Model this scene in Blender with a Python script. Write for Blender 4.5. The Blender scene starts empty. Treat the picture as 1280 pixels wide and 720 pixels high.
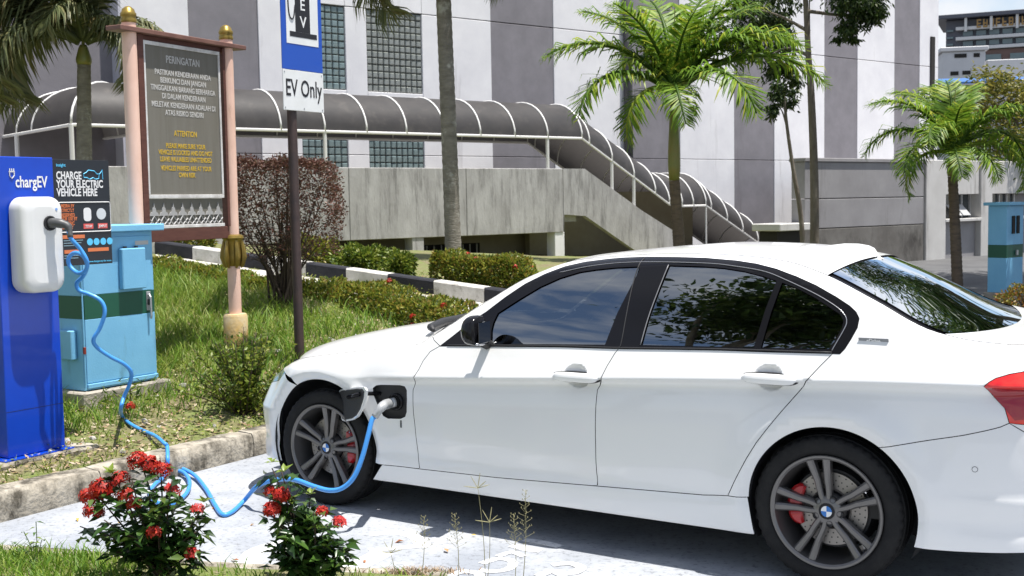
import bpy, bmesh, math, random
import numpy as np
from mathutils import Vector, Matrix
from mathutils.geometry import delaunay_2d_cdt
R_ = math.radians
random.seed(7); rng = np.random.default_rng(11)
scene = bpy.context.scene
COL = scene.collection

# ---------------------------------------------------------------- camera
FPX, PITCH, ROLL, CAMH = 1494.085, 0.0719804, 0.0172962, 1.6610
CARX, CARY, YAW = 1.78193, 5.71467, 2.5693376
_cp, _sp, _cr, _sr = math.cos(PITCH), math.sin(PITCH), math.cos(ROLL), math.sin(ROLL)
_R0 = np.array([1., 0, 0]); CF = np.array([0, _cp, -_sp]); _U0 = np.array([0, _sp, _cp])
CR = _R0*_cr - _U0*_sr; CU = _U0*_cr + _R0*_sr; CC = np.array([0, 0, CAMH])
cam_data = bpy.data.cameras.new('camera'); cam = bpy.data.objects.new('camera', cam_data); COL.objects.link(cam)
cam_data.sensor_width = 36; cam_data.lens = FPX/1280*36; cam_data.clip_start = .05; cam_data.clip_end = 2000
cam.matrix_world = Matrix(((CR[0], CU[0], -CF[0], 0), (CR[1], CU[1], -CF[1], 0), (CR[2], CU[2], -CF[2], CAMH), (0, 0, 0, 1)))
cam_data.dof.use_dof = True; cam_data.dof.focus_distance = 6.2; cam_data.dof.aperture_fstop = 9
scene.camera = cam
scene.render.resolution_x, scene.render.resolution_y = 1024, 576

# ---------------------------------------------------------------- sun and sky
def car2w(X, Y, Z=0):
    c, s = math.cos(YAW), math.sin(YAW)
    return np.array([CARX + X*c - Y*s, CARY + X*s + Y*c, Z])
_sd = np.array([-.235, -.05])                    # towards the sun, in the car's frame, per unit of height
_c, _s = math.cos(YAW), math.sin(YAW)
SUND = np.array([_sd[0]*_c - _sd[1]*_s, _sd[0]*_s + _sd[1]*_c, 1.0]); SUND /= np.linalg.norm(SUND)
ELEV = math.asin(SUND[2]); AZ = math.atan2(SUND[0], SUND[1])     # azimuth clockwise from +Y
sl = bpy.data.lights.new('sun', 'SUN'); sl.energy = 4.9; sl.angle = R_(.53); sl.color = (1, .96, .9)
so = bpy.data.objects.new('sun', sl); COL.objects.link(so)
so.rotation_euler = Vector(SUND).to_track_quat('Z', 'Y').to_euler(); so.location = (0, 0, 30)
w = bpy.data.worlds.new('World'); scene.world = w; w.use_nodes = True
nt = w.node_tree; nt.nodes.clear()
out = nt.nodes.new('ShaderNodeOutputWorld'); bg = nt.nodes.new('ShaderNodeBackground'); sky = nt.nodes.new('ShaderNodeTexSky')
sky.sky_type = 'NISHITA'; sky.sun_disc = False; sky.sun_elevation = ELEV; sky.sun_rotation = AZ
sky.air_density = 1.0; sky.dust_density = .5; sky.ozone_density = 1.0
tc = nt.nodes.new('ShaderNodeTexCoord'); mp = nt.nodes.new('ShaderNodeMapping'); mp.inputs['Scale'].default_value = (1.4, 1.4, 3.6)
mp.inputs['Location'].default_value = (.35, .2, 0)
no = nt.nodes.new('ShaderNodeTexNoise'); no.inputs['Scale'].default_value = 2.3; no.inputs['Detail'].default_value = 9; no.inputs['Roughness'].default_value = .58
no.inputs['Distortion'].default_value = .5
cr = nt.nodes.new('ShaderNodeValToRGB'); cr.color_ramp.elements[0].position = .42; cr.color_ramp.elements[1].position = .62
cr.color_ramp.elements[1].color = (.85, .85, .85, 1)
mx = nt.nodes.new('ShaderNodeMix'); mx.data_type = 'RGBA'; mx.inputs[7].default_value = (6.3, 6.3, 6.45, 1)
L = nt.links.new
L(tc.outputs['Generated'], mp.inputs['Vector']); L(mp.outputs[0], no.inputs['Vector']); L(no.outputs['Fac'], cr.inputs[0])
L(cr.outputs[0], mx.inputs[0]); L(sky.outputs[0], mx.inputs[6]); L(mx.outputs[2], bg.inputs[0]); L(bg.outputs[0], out.inputs[0])
bg.inputs[1].default_value = .095
vs = scene.view_settings
vs.view_transform = 'Standard'; vs.look = 'None'; vs.gamma = 1; vs.use_curve_mapping = False; vs.exposure = .72
scene.render.engine = 'CYCLES'; scene.cycles.caustics_reflective = False; scene.cycles.caustics_refractive = False

# ---------------------------------------------------------------- pixel helpers (a pixel is a direction only)
def ray(u, v): return CF + CR*(u-640)/FPX - CU*(v-360)/FPX
def gz(u, v, z=0.):
    d = ray(u, v); return CC + d*((z-CAMH)/d[2])
def dep(u, v, y):
    d = ray(u, v); return CC + d*(y/d[1])
def w2car(P):
    e = np.array(P, float) - np.array([CARX, CARY, 0]); return np.array([e[0]*_c+e[1]*_s, -e[0]*_s+e[1]*_c, P[2]])
def onplane(u, v, o, ang, off=0.):
    """vertical plane through o with direction ang, shifted by off along its inward normal: (along, height)"""
    d = ray(u, v); n = np.array([-math.sin(ang), math.cos(ang), 0]); o3 = np.array([o[0], o[1], 0])
    t = ((o3-CC) @ n + off)/(d @ n); P = CC + d*t
    return float((P-o3) @ np.array([math.cos(ang), math.sin(ang), 0])), float(P[2])
KA = YAW - math.pi/2                              # the kerb's direction: bay equipment lines up with it

# ---------------------------------------------------------------- mesh helpers
class MB:
    def __init__(s): s.v = []; s.f = []
    def add(s, vs, fs):
        b = len(s.v); s.v += [tuple(float(c) for c in q) for q in vs]; s.f += [tuple(b+i for i in f) for f in fs]; return s
    def box(s, x0, x1, y0, y1, z0, z1, b=0., mat=None):
        """box, chamfered by b"""
        if b <= 0:
            vs = [(x, y, z) for z in (z0, z1) for y in (y0, y1) for x in (x0, x1)]
            fs = [(0, 2, 3, 1), (4, 5, 7, 6), (0, 1, 5, 4), (2, 6, 7, 3), (0, 4, 6, 2), (1, 3, 7, 5)]
        else:
            b = min(b, (x1-x0)*.49, (y1-y0)*.49, (z1-z0)*.49)
            cx, cy, cz = (x0+x1)/2, (y0+y1)/2, (z0+z1)/2; hx, hy, hz = (x1-x0)/2, (y1-y0)/2, (z1-z0)/2
            vs = []; idx = {}
            for sx in (-1, 1):
                for sy in (-1, 1):
                    for sz in (-1, 1):
                        for ax in range(3):
                            h = [hx-b, hy-b, hz-b]; h[ax] += b
                            idx[(sx, sy, sz, ax)] = len(vs); vs.append((cx+sx*h[0], cy+sy*h[1], cz+sz*h[2]))
            fs = []
            def q(*k): fs.append(tuple(idx[i] for i in k))
            for sg in (-1, 1):
                for ax in range(3):
                    a1, a2 = (ax+1) % 3, (ax+2) % 3
                    ks = []
                    for p1, p2 in ((-1, -1), (1, -1), (1, 1), (-1, 1)):
                        t = [0, 0, 0]; t[ax] = sg; t[a1] = p1; t[a2] = p2; ks.append((*t, ax))
                    q(*(ks if sg > 0 else ks[::-1]))
            for ax in range(3):
                a1, a2 = (ax+1) % 3, (ax+2) % 3
                for p1 in (-1, 1):
                    for p2 in (-1, 1):
                        t0 = [0, 0, 0]; t0[ax] = -1; t0[a1] = p1; t0[a2] = p2; t1 = list(t0); t1[ax] = 1
                        ks = [(*t0, a1), (*t1, a1), (*t1, a2), (*t0, a2)]
                        q(*(ks if p1*p2 < 0 else ks[::-1]))
            for sx in (-1, 1):
                for sy in (-1, 1):
                    for sz in (-1, 1):
                        ks = [(sx, sy, sz, a) for a in range(3)]
                        q(*(ks if sx*sy*sz > 0 else ks[::-1]))
        if mat is not None: vs = [tuple(mat @ Vector(p)) for p in vs]
        return s.add(vs, fs)
    def prism(s, poly, y0, y1, plane='xz'):
        """extrude a 2-D polygon; plane xz: extrude along y, xy: along z"""
        n = len(poly)
        mk = (lambda p, h: (p[0], h, p[1])) if plane == 'xz' else (lambda p, h: (p[0], p[1], h))
        vs = [mk(p, y0) for p in poly] + [mk(p, y1) for p in poly]
        fs = [tuple(range(n)), tuple(range(2*n-1, n-1, -1))] + [(i, i+n, (i+1) % n+n, (i+1) % n) for i in range(n)]
        return s.add(vs, fs)
    def tube(s, pts, rad, n=8, cap=True):
        pts = [np.array(p, float) for p in pts]; m = len(pts)
        rad = [rad]*m if np.isscalar(rad) else list(rad)
        vs = []; up = None
        for i, p in enumerate(pts):
            t = pts[min(i+1, m-1)] - pts[max(i-1, 0)]; t = t/(np.linalg.norm(t)+1e-12)
            if up is None:
                a = np.array([0, 0, 1.]) if abs(t[2]) < .9 else np.array([1., 0, 0]); up = np.cross(np.cross(t, a), t)
            up = up - t*(up @ t); up /= np.linalg.norm(up)+1e-12; sd = np.cross(t, up)
            for k in range(n):
                a = 2*math.pi*k/n; vs.append(p + (up*math.cos(a) + sd*math.sin(a))*rad[i])
        fs = [(i*n+k, i*n+(k+1) % n, (i+1)*n+(k+1) % n, (i+1)*n+k) for i in range(m-1) for k in range(n)]
        fs = [f[::-1] for f in fs]
        if cap: fs += [tuple(range(n)), tuple(range(m*n-1, (m-1)*n-1, -1))]
        return s.add(vs, fs)
    def lathe(s, prof, n=32, axis='z', c=(0, 0, 0), a0=0., a1=2*math.pi, closed=False):
        full = abs(a1-a0-2*math.pi) < 1e-6; m = len(prof); k = n if full else n+1; vs = []
        for j in range(k):
            a = a0+(a1-a0)*j/n
            for r, h in prof:
                x, y = r*math.cos(a), r*math.sin(a)
                vs.append((c[0]+x, c[1]+y, c[2]+h) if axis == 'z' else (c[0]+x, c[1]+h, c[2]+y) if axis == 'y' else (c[0]+h, c[1]+x, c[2]+y))
        fs = []
        mm = m if closed else m-1
        for j in range(n):
            j2 = (j+1) % k
            for i in range(mm):
                i2 = (i+1) % m
                f = (j*m+i, j2*m+i, j2*m+i2, j*m+i2); fs.append(f if axis != 'y' else f[::-1])
        return s.add(vs, fs)
    def grid(s, P):
        P = np.asarray(P); a, b = P.shape[:2]
        return s.add(P.reshape(-1, 3), [(i*b+j, i*b+j+1, (i+1)*b+j+1, (i+1)*b+j) for i in range(a-1) for j in range(b-1)])
    def mesh(s, name, m, smooth=False):
        me = bpy.data.meshes.new(name); me.from_pydata(s.v, [], s.f); me.update()
        if m is not None: me.materials.append(m)
        if smooth: me.polygons.foreach_set('use_smooth', [True]*len(me.polygons))
        return me
    def build(s, name, m, parent=None, smooth=False, auto=None, loc=None, rot=None):
        me = s.mesh(name, m, smooth or auto is not None)
        if auto is not None: me.set_sharp_from_angle(angle=R_(auto))
        return link(name, me, parent, loc, rot)
def link(name, data, parent=None, loc=None, rot=None):
    o = bpy.data.objects.new(name, data); COL.objects.link(o)
    if parent is not None: o.parent = parent
    if loc is not None: o.location = [float(c) for c in loc]
    if rot is not None: o.rotation_euler = rot
    return o
def tag(o, label=None, cat=None, group=None, kind=None):
    if label: o['label'] = label
    if cat: o['category'] = cat
    if group: o['group'] = group
    if kind: o['kind'] = kind
    return o
def thing(name, label, cat, loc=(0, 0, 0), rz=0., group=None):
    return tag(link(name, None, None, loc, (0, 0, rz)), label, cat, group)
def npmesh(name, V, F, m, smooth=False):
    """fast mesh from arrays; F is (n,3) or (n,4)"""
    V = np.asarray(V, np.float32); F = np.asarray(F, np.int32); k = F.shape[1]
    me = bpy.data.meshes.new(name); me.vertices.add(len(V)); me.vertices.foreach_set('co', V.ravel())
    me.loops.add(F.size); me.loops.foreach_set('vertex_index', F.ravel())
    me.polygons.add(len(F)); me.polygons.foreach_set('loop_start', np.arange(0, F.size, k, dtype=np.int32))
    if smooth: me.polygons.foreach_set('use_smooth', np.ones(len(F), bool))
    me.update(calc_edges=True); me.validate()
    if m is not None: me.materials.append(m)
    return me
def nrm(a): return a/(np.linalg.norm(a, axis=-1, keepdims=True)+1e-9)
def leaf_arrays(P, Dr, Up, ln, wd, fold=.25, droop=.15):
    """each leaf: six points, four triangles, folded along the midrib and drooping"""
    P, Dr, Up = np.asarray(P), nrm(np.asarray(Dr)), np.asarray(Up)
    Sd = nrm(np.cross(Dr, Up)); Nn = np.cross(Sd, Dr)
    ln = np.broadcast_to(ln, len(P))[:, None]; wd = np.broadcast_to(wd, len(P))[:, None]
    b = P; mid = P + Dr*ln*.5 - Nn*ln*droop*.3; tip = P + Dr*ln - Nn*ln*droop
    l = P + Dr*ln*.45 + Sd*wd*.5 + Nn*wd*fold; r = P + Dr*ln*.45 - Sd*wd*.5 + Nn*wd*fold
    V = np.stack([b, l, tip, r, mid], 1).reshape(-1, 3)
    o = (np.arange(len(P))*5)[:, None, None]
    F = (np.array([[0, 4, 1], [1, 4, 2], [0, 3, 4], [3, 2, 4]])[None]+o).reshape(-1, 3)
    return V, F
def merge(*parts):
    V = []; F = []; b = 0
    for v, f in parts: V.append(v); F.append(f+b); b += len(v)
    return np.concatenate(V), np.concatenate(F)
def rdir(n, zmin=-1., zmax=1.):
    z = rng.uniform(zmin, zmax, n); a = rng.uniform(0, 2*np.pi, n); r = np.sqrt(1-z*z)
    return np.stack([r*np.cos(a), r*np.sin(a), z], 1)

# ---------------------------------------------------------------- materials
def mat(name, col, rough=.5, metal=0., col2=None, var=.0, vs=3., stretch=(1, 1, 1), bump=0., bs=60., coat=0., spec=.5,
        lo=.35, hi=.65, world=False, extra=None, bdist=.02, detail=6.):
    m = bpy.data.materials.new(name); m.use_nodes = True; t = m.node_tree; b = t.nodes['Principled BSDF']
    b.inputs['Base Color'].default_value = (*col, 1); b.inputs['Roughness'].default_value = rough; b.inputs['Metallic'].default_value = metal
    b.inputs['Coat Weight'].default_value = coat; b.inputs['Coat Roughness'].default_value = .03; b.inputs['Specular IOR Level'].default_value = spec
    if col2 is not None or bump:
        if world: src = t.nodes.new('ShaderNodeNewGeometry').outputs['Position']
        else: src = t.nodes.new('ShaderNodeTexCoord').outputs['Object']
        mp = t.nodes.new('ShaderNodeMapping'); mp.inputs['Scale'].default_value = stretch; t.links.new(src, mp.inputs['Vector'])
    if col2 is not None:
        n = t.nodes.new('ShaderNodeTexNoise'); n.inputs['Scale'].default_value = vs; n.inputs['Detail'].default_value = detail; n.inputs['Roughness'].default_value = .65
        t.links.new(mp.outputs[0], n.inputs['Vector'])
        r = t.nodes.new('ShaderNodeValToRGB'); r.color_ramp.elements[0].position = lo; r.color_ramp.elements[1].position = hi
        r.color_ramp.elements[0].color = (*col, 1); r.color_ramp.elements[1].color = (*col2, 1)
        t.links.new(n.outputs['Fac'], r.inputs[0]); last = r.outputs[0]
        if extra:                                    # a second, finer layer (stains, speckle): colour, scale, stretch, lo, hi
            c3, s3, st3, lo3, hi3 = extra
            m3 = t.nodes.new('ShaderNodeMapping'); m3.inputs['Scale'].default_value = st3; t.links.new(src, m3.inputs['Vector'])
            n3 = t.nodes.new('ShaderNodeTexNoise'); n3.inputs['Scale'].default_value = s3; n3.inputs['Detail'].default_value = 8; n3.inputs['Roughness'].default_value = .7
            t.links.new(m3.outputs[0], n3.inputs['Vector'])
            r3 = t.nodes.new('ShaderNodeValToRGB'); r3.color_ramp.elements[0].position = lo3; r3.color_ramp.elements[1].position = hi3
            t.links.new(n3.outputs['Fac'], r3.inputs[0])
            mx = t.nodes.new('ShaderNodeMix'); mx.data_type = 'RGBA'; mx.inputs[7].default_value = (*c3, 1)
            t.links.new(r3.outputs[0], mx.inputs[0]); t.links.new(last, mx.inputs[6]); last = mx.outputs[2]
        t.links.new(last, b.inputs['Base Color'])
    if bump:
        n2 = t.nodes.new('ShaderNodeTexNoise'); n2.inputs['Scale'].default_value = bs; n2.inputs['Detail'].default_value = 5
        t.links.new(mp.outputs[0], n2.inputs['Vector'])
        bp = t.nodes.new('ShaderNodeBump'); bp.inputs['Strength'].default_value = bump; bp.inputs['Distance'].default_value = bdist
        t.links.new(n2.outputs['Fac'], bp.inputs['Height']); t.links.new(bp.outputs[0], b.inputs['Normal'])
    return m
def leafmat(name, cols, trans=.35, rough=.45, spec=.4):
    """each leaf (mesh island) takes its own colour"""
    m = bpy.data.materials.new(name); m.use_nodes = True; t = m.node_tree; b = t.nodes['Principled BSDF']; o = t.nodes['Material Output']
    g = t.nodes.new('ShaderNodeNewGeometry'); r = t.nodes.new('ShaderNodeValToRGB'); e = r.color_ramp.elements
    while len(e) < len(cols): e.new(.5)
    for i, c in enumerate(cols): e[i].position = i/(len(cols)-1) if len(cols) > 1 else 0; e[i].color = (*c, 1)
    t.links.new(g.outputs['Random Per Island'], r.inputs[0]); t.links.new(r.outputs[0], b.inputs['Base Color'])
    b.inputs['Roughness'].default_value = rough; b.inputs['Specular IOR Level'].default_value = spec
    tr = t.nodes.new('ShaderNodeBsdfTranslucent'); t.links.new(r.outputs[0], tr.inputs[0])
    mx = t.nodes.new('ShaderNodeMixShader'); mx.inputs[0].default_value = trans
    t.links.new(b.outputs[0], mx.inputs[1]); t.links.new(tr.outputs[0], mx.inputs[2]); t.links.new(mx.outputs[0], o.inputs[0])
    return m
def text_mesh(txt, size, m, thick=.0, align='CENTER', bold=0., xs=1.):
    cu = bpy.data.curves.new('lettering', 'FONT'); cu.body = txt; cu.size = size; cu.align_x = align; cu.extrude = thick; cu.offset = bold
    cu.resolution_u = 3
    o = bpy.data.objects.new('lettering', cu); COL.objects.link(o)
    dg = bpy.context.evaluated_depsgraph_get(); dg.update()
    me = bpy.data.meshes.new_from_object(o.evaluated_get(dg)); bpy.data.objects.remove(o); bpy.data.curves.remove(cu)
    me.materials.clear(); me.materials.append(m)
    if xs != 1.: me.transform(Matrix.Diagonal((xs, 1, 1, 1)))
    return me
def lettering(txt, size, m, parent, x, y, z, align='CENTER', bold=0., xs=1., name='lettering', thick=.0006):
    """upright lettering that faces local -y"""
    return link(name, text_mesh(txt, size, m, thick, align, bold, xs), parent, (x, y, z), (math.pi/2, 0, 0))
def pchip(xs, ys):
    xs = np.array(xs, float); ys = np.array(ys, float)
    if xs[0] > xs[-1]: xs, ys = xs[::-1], ys[::-1]
    h = np.diff(xs); d = np.diff(ys)/h; m = np.zeros(len(xs)); m[0], m[-1] = d[0], d[-1]
    for i in range(1, len(xs)-1):
        if d[i-1]*d[i] > 0:
            w1, w2 = 2*h[i]+h[i-1], h[i]+2*h[i-1]; m[i] = (w1+w2)/(w1/d[i-1]+w2/d[i])
    def f(x):
        x = np.clip(np.asarray(x, float), xs[0], xs[-1]); i = np.clip(np.searchsorted(xs, x)-1, 0, len(h)-1); t = (x-xs[i])/h[i]
        return ((1+2*t)*(1-t)**2*ys[i] + t*(1-t)**2*h[i]*m[i] + t*t*(3-2*t)*ys[i+1] + t*t*(t-1)*h[i]*m[i+1])
    return f
def sstep(a, b, x):
    t = np.clip((np.asarray(x, float)-a)/(b-a), 0, 1); return t*t*(3-2*t)
def catmull(pts, n=40):
    p = np.array(pts, float); p = np.vstack([2*p[0]-p[1], p, 2*p[-1]-p[-2]]); o = []
    for i in range(1, len(p)-2):
        t = np.linspace(0, 1, n, endpoint=False)[:, None]; a, b, c, d = p[i-1], p[i], p[i+1], p[i+2]
        o.append(.5*(2*b+(c-a)*t+(2*a-5*b+4*c-d)*t*t+(3*b-3*c+d-a)*t**3))
    o.append(p[-2][None]); return np.vstack(o)
# ================================================================ THE SETTING: ground, bay, kerbs, planted bank
asphalt = mat('asphalt', (.075, .075, .078), rough=.9, col2=(.11, .11, .112), vs=1.2, bump=.5, bs=160, world=True, bdist=.006)
baypaint = mat('worn_bay_paint', (.25, .27, .305), rough=.8, col2=(.40, .415, .44), vs=1.6, world=True, bump=.35, bs=140, bdist=.005,
               extra=((.13, .135, .145), 34., (1, 1, 1), .52, .72))
markpaint = mat('white_marking_paint', (.80, .80, .80), rough=.7, col2=(.66, .67, .69), vs=6, world=True, bump=.25, bs=140, bdist=.004,
                extra=((.36, .38, .41), 26., (1, 1, 1), .50, .64))
concrete = mat('weathered_concrete', (.40, .36, .30), rough=.9, col2=(.26, .235, .20), vs=2.2, world=True, bump=.6, bs=45, bdist=.012,
               extra=((.07, .062, .05), 3.2, (1, 1, 1.6), .50, .66))
kerb_conc = mat('kerb_concrete', (.46, .42, .35), rough=.92, col2=(.30, .265, .21), vs=3.5, world=True, bump=.8, bs=38, bdist=.012,
                extra=((.075, .065, .048), 5.0, (1.2, 1.2, .55), .44, .60))
soil = mat('dry_soil_and_thatch', (.17, .14, .075), rough=1., col2=(.14, .19, .04), vs=2.6, world=True, bump=.9, bs=40, bdist=.03,
           extra=((.25, .21, .13), 14, (1, 1, 1), .52, .70))
blackpaint = mat('kerb_black_paint', (.014, .015, .022), rough=.65, spec=.3, col2=(.028, .028, .034), vs=9, bump=.3, bs=60)
whitepaint = mat('kerb_white_paint', (.66, .64, .60), rough=.7, col2=(.46, .44, .40), vs=7, bump=.3, bs=60, extra=((.2, .18, .15), 9., (1, 1, 1), .58, .75))

g = MB().add([(-300, -60, 0), (300, -60, 0), (300, 700, 0), (-300, 700, 0)], [(0, 1, 2, 3)]).build('ground', asphalt); tag(g, 'grey asphalt ground of the car park', kind='structure')
def cw(pts, z): return [tuple(car2w(a, b, z)) for a, b in pts]
# the bay's paint stops at the kerb and at the planted strip
bay_poly = [(-2.4, -1.45), (4.10, -1.45), (4.10, 4.6), (-2.4, 4.6)]
b = MB().add(cw(bay_poly, .004), [(0, 1, 2, 3)]).build('parking_bay', baypaint); tag(b, 'pale blue worn paint of the charging bay', kind='structure')
def stroke(pts, wd, zz=.008):
    """flat painted stroke through ground points (world x, y)"""
    P = catmull(pts, 10) if len(pts) > 2 else np.array(pts, float); T = nrm(np.gradient(P, axis=0)); N = np.stack([-T[:, 1], T[:, 0]], 1)
    m = MB(); n = len(P); vs = [(*(p+q*wd/2), zz) for p, q in zip(P, N)]+[(*(p-q*wd/2), zz) for p, q in zip(P, N)]
    m.add(vs, [(i, i+n, i+n+1, i+1) for i in range(n-1)]); return m
# painted charging emblem and lettering: strokes laid on the ground where the photograph shows them
def gp(*px): return [tuple(gz(u, v, 0)[:2]) for u, v in px]
marks = [(gp((345, 745), (322, 722), (311, 706), (318, 692), (340, 683), (365, 679)), .10), (gp((400, 724), (425, 716), (452, 706), (478, 692)), .12), (gp((462, 669), (492, 667), (516, 671), (526, 680), (528, 686)), .07),
         (gp((462, 690), (500, 686), (530, 683)), .06), (gp((640, 683), (660, 688), (676, 690)), .06), (gp((655, 676), (680, 680), (700, 685)), .06),
         (gp((602, 706), (622, 700), (640, 703), (637, 712), (616, 716), (600, 714)), .045), (gp((560, 722), (580, 716), (600, 720), (590, 728)), .045),
         (gp((622, 697), (640, 692), (655, 697)), .04), (gp((690, 708), (712, 706), (726, 711), (716, 718), (694, 716)), .05), (gp((672, 722), (690, 716), (706, 722)), .05)]
pm = link('bay_marking', None); tag(pm, 'white painted emblem and letters on the bay floor', kind='structure')
for i_, (pts, wd) in enumerate(marks): stroke(pts, wd, .0052+.00022*i_).build('marking_stroke', markpaint, pm)

# ---- bank of earth behind the bay kerb: a smooth surface through heights read along it
KB = 4.10; KT = .165; KW = .16                                       # kerb: face, height, width (car frame)
cps = []
for bb in np.linspace(8, -3.6, 9): q = car2w(KB+KW, bb); cps.append((q[0], q[1], KT-.02))
cps += [(-3.0, 8.35, .27), (-2.6, 8.9, .27), (-2.81, 9.0, .42), (-2.35, 10.0, .49), (-1.65, 9.5, .42), (-4.19, 14, 1.13), (-2.1, 12.75, .88), (-.04, 11.5, .64), (.8, 11.0, .55),
        (-1.0, 10.4, .50), (-3.3, 10.8, .66), (-4.4, 11.5, .85), (-5.2, 9.6, .62), (-5.4, 16.5, 1.12), (-2.2, 15.5, .86), (.2, 14.6, .66), (-1, 20, .76), (2.6, 20, .55), (1.8, 13.2, .5), (-8, 13, 1.0), (-9, 20, 1.15),
        (4.8, 16, .15), (6.4, 20, .0), (6.4, 14, -.1), (8, 26, -.1), (3, 28, .2), (-4, 30, .5), (-14, 30, .6), (-14, 14, .9), (-11, 6, .5), (9, 34, -.15), (2, 38, 0.), (-12, 40, .3)]
cps = np.array(cps)
def _tps(r2): return .5*r2*np.log(r2+1e-9)
_K = _tps(((cps[:, None, :2]-cps[None, :, :2])**2).sum(-1)) + np.eye(len(cps))*.35; _Pm = np.hstack([np.ones((len(cps), 1)), cps[:, :2]])
_A = np.vstack([np.hstack([_K, _Pm]), np.hstack([_Pm.T, np.zeros((3, 3))])]); _wt = np.linalg.solve(_A, np.concatenate([cps[:, 2], np.zeros(3)]))
def T(x, y):
    x = np.asarray(x, float); y = np.asarray(y, float); r2 = (x[..., None]-cps[:, 0])**2+(y[..., None]-cps[:, 1])**2
    return _tps(r2) @ _wt[:-3] + _wt[-3] + _wt[-2]*x + _wt[-1]*y
def rough_noise(x, y): return .012*np.sin(x*9+1.3*np.sin(y*7))*np.cos(y*8.3+1.1*np.sin(x*6.1))+.006*np.sin(x*23+y*17)
aa = np.concatenate([np.linspace(KB+KW-.02, 8, 70), np.linspace(8.15, 16, 40), np.linspace(16.6, 48, 40)]); bb = np.concatenate([np.linspace(12, 3, 24), np.linspace(2.9, -9, 110), np.linspace(-9.3, -34, 36)])
Aa, Bb = np.meshgrid(aa, bb, indexing='ij'); wx = CARX+Aa*_c-Bb*_s; wy = CARY+Aa*_s+Bb*_c
zz = T(wx, wy)+rough_noise(wx, wy); zz[0, :] = np.minimum(zz[0, :], KT-.03)
zz = np.where(zz > 1.25, 1.25+.2*(zz-1.25), zz)
bank = MB().grid(np.stack([wx, wy, zz], -1)).build('bank', soil, smooth=True); tag(bank, 'earth bank with dry leaves and thatch', kind='structure')
# bay kerb of worn concrete lengths
kerb = link('bay_kerb', None); tag(kerb, 'worn stained concrete kerb between bay and bank', kind='structure')
def wob(mb, amp, seed):
    r = random.Random(seed); mb.v = [(x+r.uniform(-amp, amp), y+r.uniform(-amp, amp), z+r.uniform(-amp, amp)) for x, y, z in mb.v]; return mb
bq = 5.0; i = 0
while bq > -3.8:
    ln = 1.22; m = MB(); n = 7; rows = []
    prof = [(KB, 0), (KB-.004, KT*.5), (KB+.004, KT-.025), (KB+.022, KT-.004), (KB+KW-.02, KT+.004), (KB+KW, KT-.02), (KB+KW, 0)]
    r = random.Random(i)
    for k in range(n+1):
        f = bq-ln*k/n; e = .006 if k in (0, n) else 0
        rows.append([car2w(a+r.uniform(-.004, .004)+(e if j < 3 else 0), f+(.004 if k == n else -.004 if k == 0 else 0), z+(r.uniform(-.005, .003)-e if z > .02 else 0)) for j, (a, z) in enumerate(prof)])
    m.grid(np.array(rows)); m.f += [tuple(range(7))[::-1], tuple(range(n*7, n*7+7))]; m.build('kerb_stone', kerb_conc, kerb, auto=50); bq -= ln; i += 1
# black-and-white kerb beside the upper road
K0 = dep(191.7, 301.3, 14.0); K1 = dep(634, 363.5, 11.5)
kd = (K1-K0); klen = np.linalg.norm(kd[:2]); kdir = kd/klen
rk = link('road_kerb', None); tag(rk, 'black and white striped kerb of the upper road', kind='structure')
def k_at(u_): # distance along the kerb where the pixel column u_ meets it
    lo_, hi_ = -6., 12.
    for _ in range(50):
        md = (lo_+hi_)/2; P = K0+kdir*md; d = P-CC; uu = 640+FPX*(d @ CR)/(d @ CF)
        lo_, hi_ = (md, hi_) if uu < u_ else (lo_, md)
    return lo_
cuts = [k_at(u_) for u_ in (140, 193, 240, 290, 334, 382, 432, 484, 541.5, 605, 664)]
cuts = [cuts[0]-.9*k for k in (5, 4, 3, 2, 1)]+cuts+[cuts[-1]+.55*k for k in (1, 2, 3, 4)]
nk = np.array([-kdir[1], kdir[0], 0]); nk /= np.linalg.norm(nk)
nk = nk if nk[1] > 0 else -nk
for i in range(len(cuts)-1):
    a, b_ = K0+kdir*(cuts[i]+.003), K0+kdir*(cuts[i+1]-.003); m = MB(); h = .155
    rows = [[p+[0, 0, -h-.15], p+[0, 0, -.015], p+nk*.015, p+nk*.14, p+nk*.15+[0, 0, -h-.15]] for p in (a, a+(b_-a)/3, a+(b_-a)*2/3, b_)]
    m.grid(np.array(rows)[:, ::-1]); m.f += [tuple(range(5)), tuple(range(15, 20))[::-1]]; m.build('kerb_stone', blackpaint if i % 2 == 0 else whitepaint, rk, auto=40)
# pale concrete footpath in front of that kerb, upper road behind it
fpath = []
for q in np.linspace(-5, 7.2, 40):
    p = K0+kdir*q; fpath.append([p-nk*.55+[0, 0, -.20], p-nk*.5+[0, 0, -.155], p-nk*.001+[0, 0, -.150]])
pathc = mat('pale_path_concrete', (.55, .53, .49), rough=.9, col2=(.42, .40, .36), vs=4, world=True, bump=.4, bs=50)
fp_ = MB().grid(np.array(fpath)[:, ::-1]).build('footpath', pathc, smooth=True); tag(fp_, 'pale concrete footpath along the striped kerb', kind='structure')
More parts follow.
